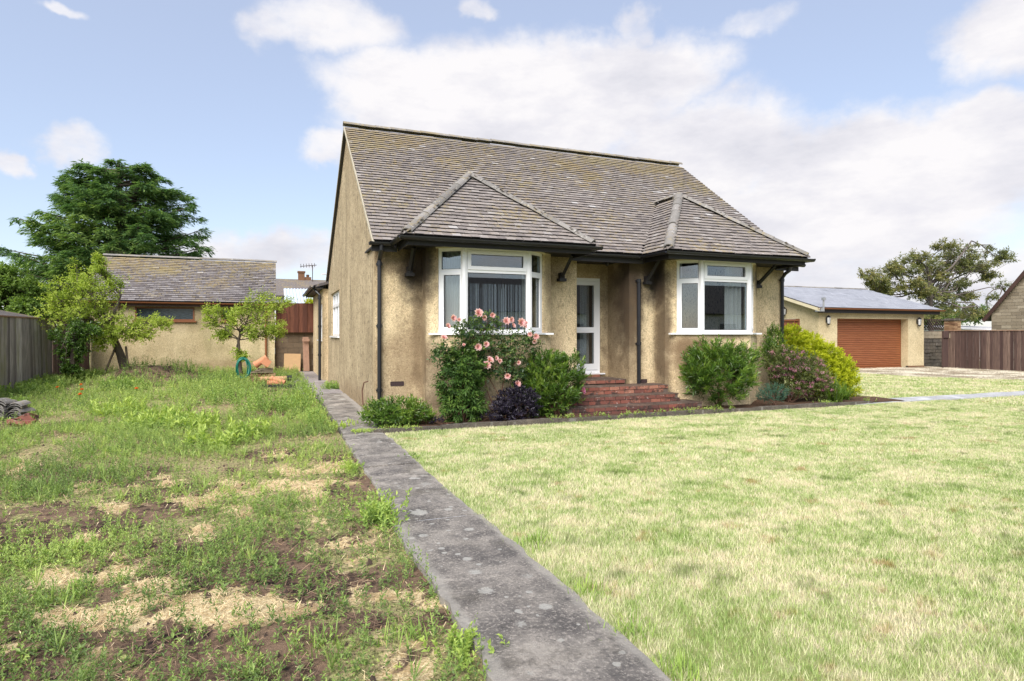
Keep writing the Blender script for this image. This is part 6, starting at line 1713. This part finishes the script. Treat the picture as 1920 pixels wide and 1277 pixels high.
# weeds leaning over the path edge: single clumps one can pick out
def clump(lab, u, v, n, h, L, W, seed, mat=L_weedb, tb=.6, rad=.12, name='weed_clump'):
    rr_ = np.random.default_rng(seed); c = at_z(u, v, 0.0); P = np.column_stack([c[0] + rr_.normal(0, rad, n), c[1] + rr_.normal(0, rad * 1.4, n), np.full(n, -.02)])
    S = Soup(); shoots(S, rr_, P, unit(np.array([0, 0, 1.0]) + rr_.normal(0, .35, P.shape)), 12, h * rr_.uniform(.5, 1.1, n), L, W, np.clip(rr_.normal(tb, .13, n), 0, 1), .9, .05)
    solo(name, S, mat, (c[0], c[1], -.02), lab, 'weed')
clump('feathery green weed clump overhanging the path just before its step', 712, 975, 60, .24, .05, .5, 1, rad=.10)
clump('yellow green weed at the far left path edge', 655, 880, 26, .12, .045, .55, 2, tb=.8, rad=.07)
clump('bright leafy weed by the left edge of the nearest slab', 868, 1215, 34, .10, .035, .6, 3, tb=.75, rad=.06)
clump('low weeds spilling on the path junction near the house corner', 640, 800, 40, .10, .05, .5, 4, tb=.8, rad=.12)
clump('green tuft on the path at the foot of the house gable', 628, 728, 50, .22, .07, .5, 5, tb=.45, rad=.16)
clump('small green weed on the right path edge by the lawn', 768, 858, 16, .06, .03, .5, 6, tb=.4, rad=.06)
for k, (u, v, lab) in enumerate([(613, 1205, 'upright bright grass tuft in bare soil near the bottom of the photo'), (120, 1120, 'tall branched seedling on the left foreground plot'), (770, 1190, 'green sprout against the near path edge'), (1275, 1258, 'thick green grass tuft at the bottom right path corner'), (1180, 1185, 'green grass tuft on the lawn edge halfway down the near slab'), (1100, 1105, 'grass tuft hanging over the right path edge'), (1000, 1015, 'small grass tuft at the right path edge below the step')]):
    c = at_z(u, v, 0); 
    strap('grass_tuft', lab, 'grass tuft', (c[0], c[1], -.02), 48 if u < 900 else 90, .10 if u > 900 else .12, 200 + k, L_weedb, .7, .006, .6)
# orange poppies
for k, (u, v) in enumerate([(106, 727), (150, 722), (152, 731), (148, 740), (254, 729), (41, 761)]):
    c = at_z(u, v + 14, 0); T0 = thing('poppy', (c[0], c[1], plot_z(c[0], c[1])), ['leftmost orange poppy of the group near the left fence', 'middle orange poppy of the right hand cluster by the ivy stem', 'orange poppy lowest right in the cluster by the ivy stem', 'orange poppy lowest left in the cluster by the ivy stem', 'lone orange poppy in front of the soil mound', 'lone orange red poppy just right of the tile stack'][k], 'flower', 'orange poppies')
    zt = at_y(u, v, c[1])[2]; S = Soup(); S.tube([(c[0], c[1], -.05), (c[0] + .02, c[1], zt)], .006, 4); part('stem', S, L_weedb, T0)
    S = Soup(); n = 9; a = np.arange(n) * .7; d = np.column_stack([np.cos(a), np.sin(a), .5 + r.random(n)]); S.leaves(np.tile([c[0] + .02, c[1], zt], (n, 1)), d, rdir(r, n), np.full(n, .045), np.full(n, .05), r.random(n), .2, .6); part('bloom', S, L_poppy, T0)
# straw and dead stalks lying about
def litter(name, mat, n, acc, L0, L1, w, lab, y1=14, zlift=.012):
    X, Y = scatter(r, n, -8, .9, 1.2, y1, acc); m_ = len(X); a = r.uniform(0, 6.28, m_); L_ = r.uniform(L0, L1, m_); d = dep2(X, Y)
    D_ = np.column_stack([np.cos(a), np.sin(a), r.normal(0, .25, m_)]); P = np.column_stack([X, Y, plot_z(X, Y) + zlift + .01 * r.random(m_)])
    S = Soup(); sd_ = np.column_stack([-np.sin(a), np.cos(a), np.zeros(m_)]); ww = w * (1 + np.clip(d - 3, 0, 8) * .25)[:, None]
    V = np.stack([P - D_ * L_[:, None] / 2 - sd_ * ww / 2, P - D_ * L_[:, None] / 2 + sd_ * ww / 2, P + D_ * L_[:, None] / 2 + sd_ * ww / 2 + [0, 0, .004]], 1).reshape(-1, 3)
    S.add(V, np.arange(m_)[:, None] * 3 + np.array([0, 1, 2]), np.repeat(r.random(m_), 3)); solo(name, S, mat, (0, 0, 0), lab, 'litter', kind='stuff')
litter('straw_litter', M_straw, 150000, lambda X, Y: np.clip(masks(X, Y)[0] * 1.3 - .2, 0.03, 1), .03, .11, .003, 'pale dry straw strewn over the rough plot')
litter('dead_stalks', M_litter, 70000, lambda X, Y: np.clip(.25 + masks(X, Y)[2], 0, 1) * (1 - masks(X, Y)[0]), .04, .16, .004, 'brown dead stalks lying on the bare soil')
# soil crumbs and stones
def crumbs():
    X, Y = scatter(r, 26000, -6, .9, 1.2, 10, lambda a, b: (.15 + .85 * masks(a, b)[2]) * (1 - masks(a, b)[0])); m_ = len(X); s_ = r.gamma(2.0, .0032, m_) + .002
    tet = np.array([(1, 0, -.6), (-.5, .87, -.6), (-.5, -.87, -.6), (0, 0, .9), (.6, .5, .3)]); fc = np.array([(0, 1, 4), (1, 3, 4), (0, 4, 3), (1, 2, 3), (2, 0, 3)])
    V = tet[None] * s_[:, None, None] * r.uniform(.6, 1.3, (m_, 5, 1)) + np.column_stack([X, Y, plot_z(X, Y) + .3 * s_])[:, None, :]
    S = Soup(); S.add(V.reshape(-1, 3), (np.arange(m_)[:, None, None] * 5 + fc[None]).reshape(-1, 3), np.repeat(r.random(m_), 5))
    solo('soil_crumbs', S, simple('soil_crumb', (.085, .058, .045), 1, .6, 40), (0, 0, 0), 'dark crumbs of soil scattered over the plot', 'soil', kind='stuff')
crumbs()
# ================================================================= lawn
def lawn():
    r = np.random.default_rng(5); parts = []
    def region(n, x0, x1, y0, y1, acc=lambda X, Y: 1.0, h=1.0):
        X, Y = scatter(r, n, x0, x1, y0, y1, lambda a, b: acc(a, b) * np.ones_like(a)); parts.append((X, Y, h))
    def okl(X, Y):
        ed = 1.56 + .045 * (fbm(Y * 4, Y * 0, 3) - .5) * 2 
        a = (X > ed)
        a &= ~((Y > 9.27) & (Y < 9.92) & (X > 11.3)) & ~((Y > 9.24) & (Y < 18) & (X < 11.9) & (Y < 12)) & ~((X < 12.4) & (Y > 9.3) & (Y < 10.6))
        gx = np.interp(Y, [-7, 8, 12.4, 14.6, 18.8], [24.2, 23.6, 22.4, 20.6, 20.55]) + .12 * (fbm(Y * 2, Y * 0, 1) - .5)
        a &= X < gx
        dens = .78 + .5 * (fbm(X * 2.3, Y * 2.3, 1) - .5)
        return a * dens
    region(420000, 1.4, 9, 1.0, 5.2, okl); region(470000, 1.4, 14, 5.2, 9.4, okl); region(200000, 4, 24, 1, 9.4, lambda X, Y: okl(X, Y) * (X > 9)); region(130000, 11, 23, 9.4, 18.6, okl)
    X = np.concatenate([p[0] for p in parts]); Y = np.concatenate([p[1] for p in parts]); m_ = len(X)
    d = dep2(X, Y); a = r.uniform(0, 6.28, m_); tuft = fbm(X * 1.7, Y * 1.7, 5); edge = np.exp(-np.abs(X - 1.6) / .05)
    h = (.010 + .022 * r.random(m_)) * (.55 + 1.0 * tuft) + .018 * edge * (fbm(Y * 3, Y * 0, 2) > .5)
    w_ = .0026 * (1 + np.clip(d - 2.5, 0, 30) * .30) * r.uniform(.6, 1.1, m_)
    dx = np.cos(a); dy = np.sin(a); lean = r.uniform(.2, 1.0, m_) * h
    a2 = r.uniform(0, 6.28, m_); z = -.022
    P = np.column_stack([X, Y, np.full(m_, z)])
    V = np.stack([P + np.column_stack([-dx * w_, -dy * w_, 0 * w_]), P + np.column_stack([dx * w_, dy * w_, 0 * w_]), P + np.column_stack([np.cos(a2) * lean, np.sin(a2) * lean, h + .012])], 1).reshape(-1, 3)
    S = Soup(); S.add(V, np.arange(m_)[:, None] * 3 + np.array([0, 1, 2]), np.repeat(r.random(m_), 3))
    solo('lawn_grass', S, M_grass, (0, 0, 0), 'short mown grass, bleached and patchy, right of the path', 'grass', kind='stuff')
    print('blades', m_)
lawn()
# gravel stones on the drive
def gravel_stones():
    r = np.random.default_rng(15); X = r.uniform(20.5, 27.3, 16000); Y = r.uniform(10, 18.8, 16000)
    gx = np.interp(Y, [-7, 8, 12.4, 14.6, 18.8], [24.2, 23.6, 22.4, 20.6, 20.55]); k = X > gx - .1; X, Y = X[k], Y[k]; m_ = len(X); s_ = r.uniform(.012, .03, m_)
    tet = np.array([(1, 0, -.4), (-.5, .87, -.4), (-.5, -.87, -.4), (.1, 0, .7)]); fc = np.array([(0, 1, 3), (1, 2, 3), (2, 0, 3)])
    V = tet[None] * s_[:, None, None] * r.uniform(.6, 1.3, (m_, 4, 1)) + np.column_stack([X, Y, np.zeros(m_)])[:, None, :]
    S = Soup(); S.add(V.reshape(-1, 3), (np.arange(m_)[:, None, None] * 4 + fc[None]).reshape(-1, 3), 0)
    solo('gravel_stones', S, M_gravel, (0, 0, 0), 'loose brown and cream gravel of the drive before the garage', 'gravel', kind='stuff')
gravel_stones()
tri = sum(len(o.data.polygons) for o in scene.objects if o.type == 'MESH')
print('objects', len(scene.objects), 'faces', tri)
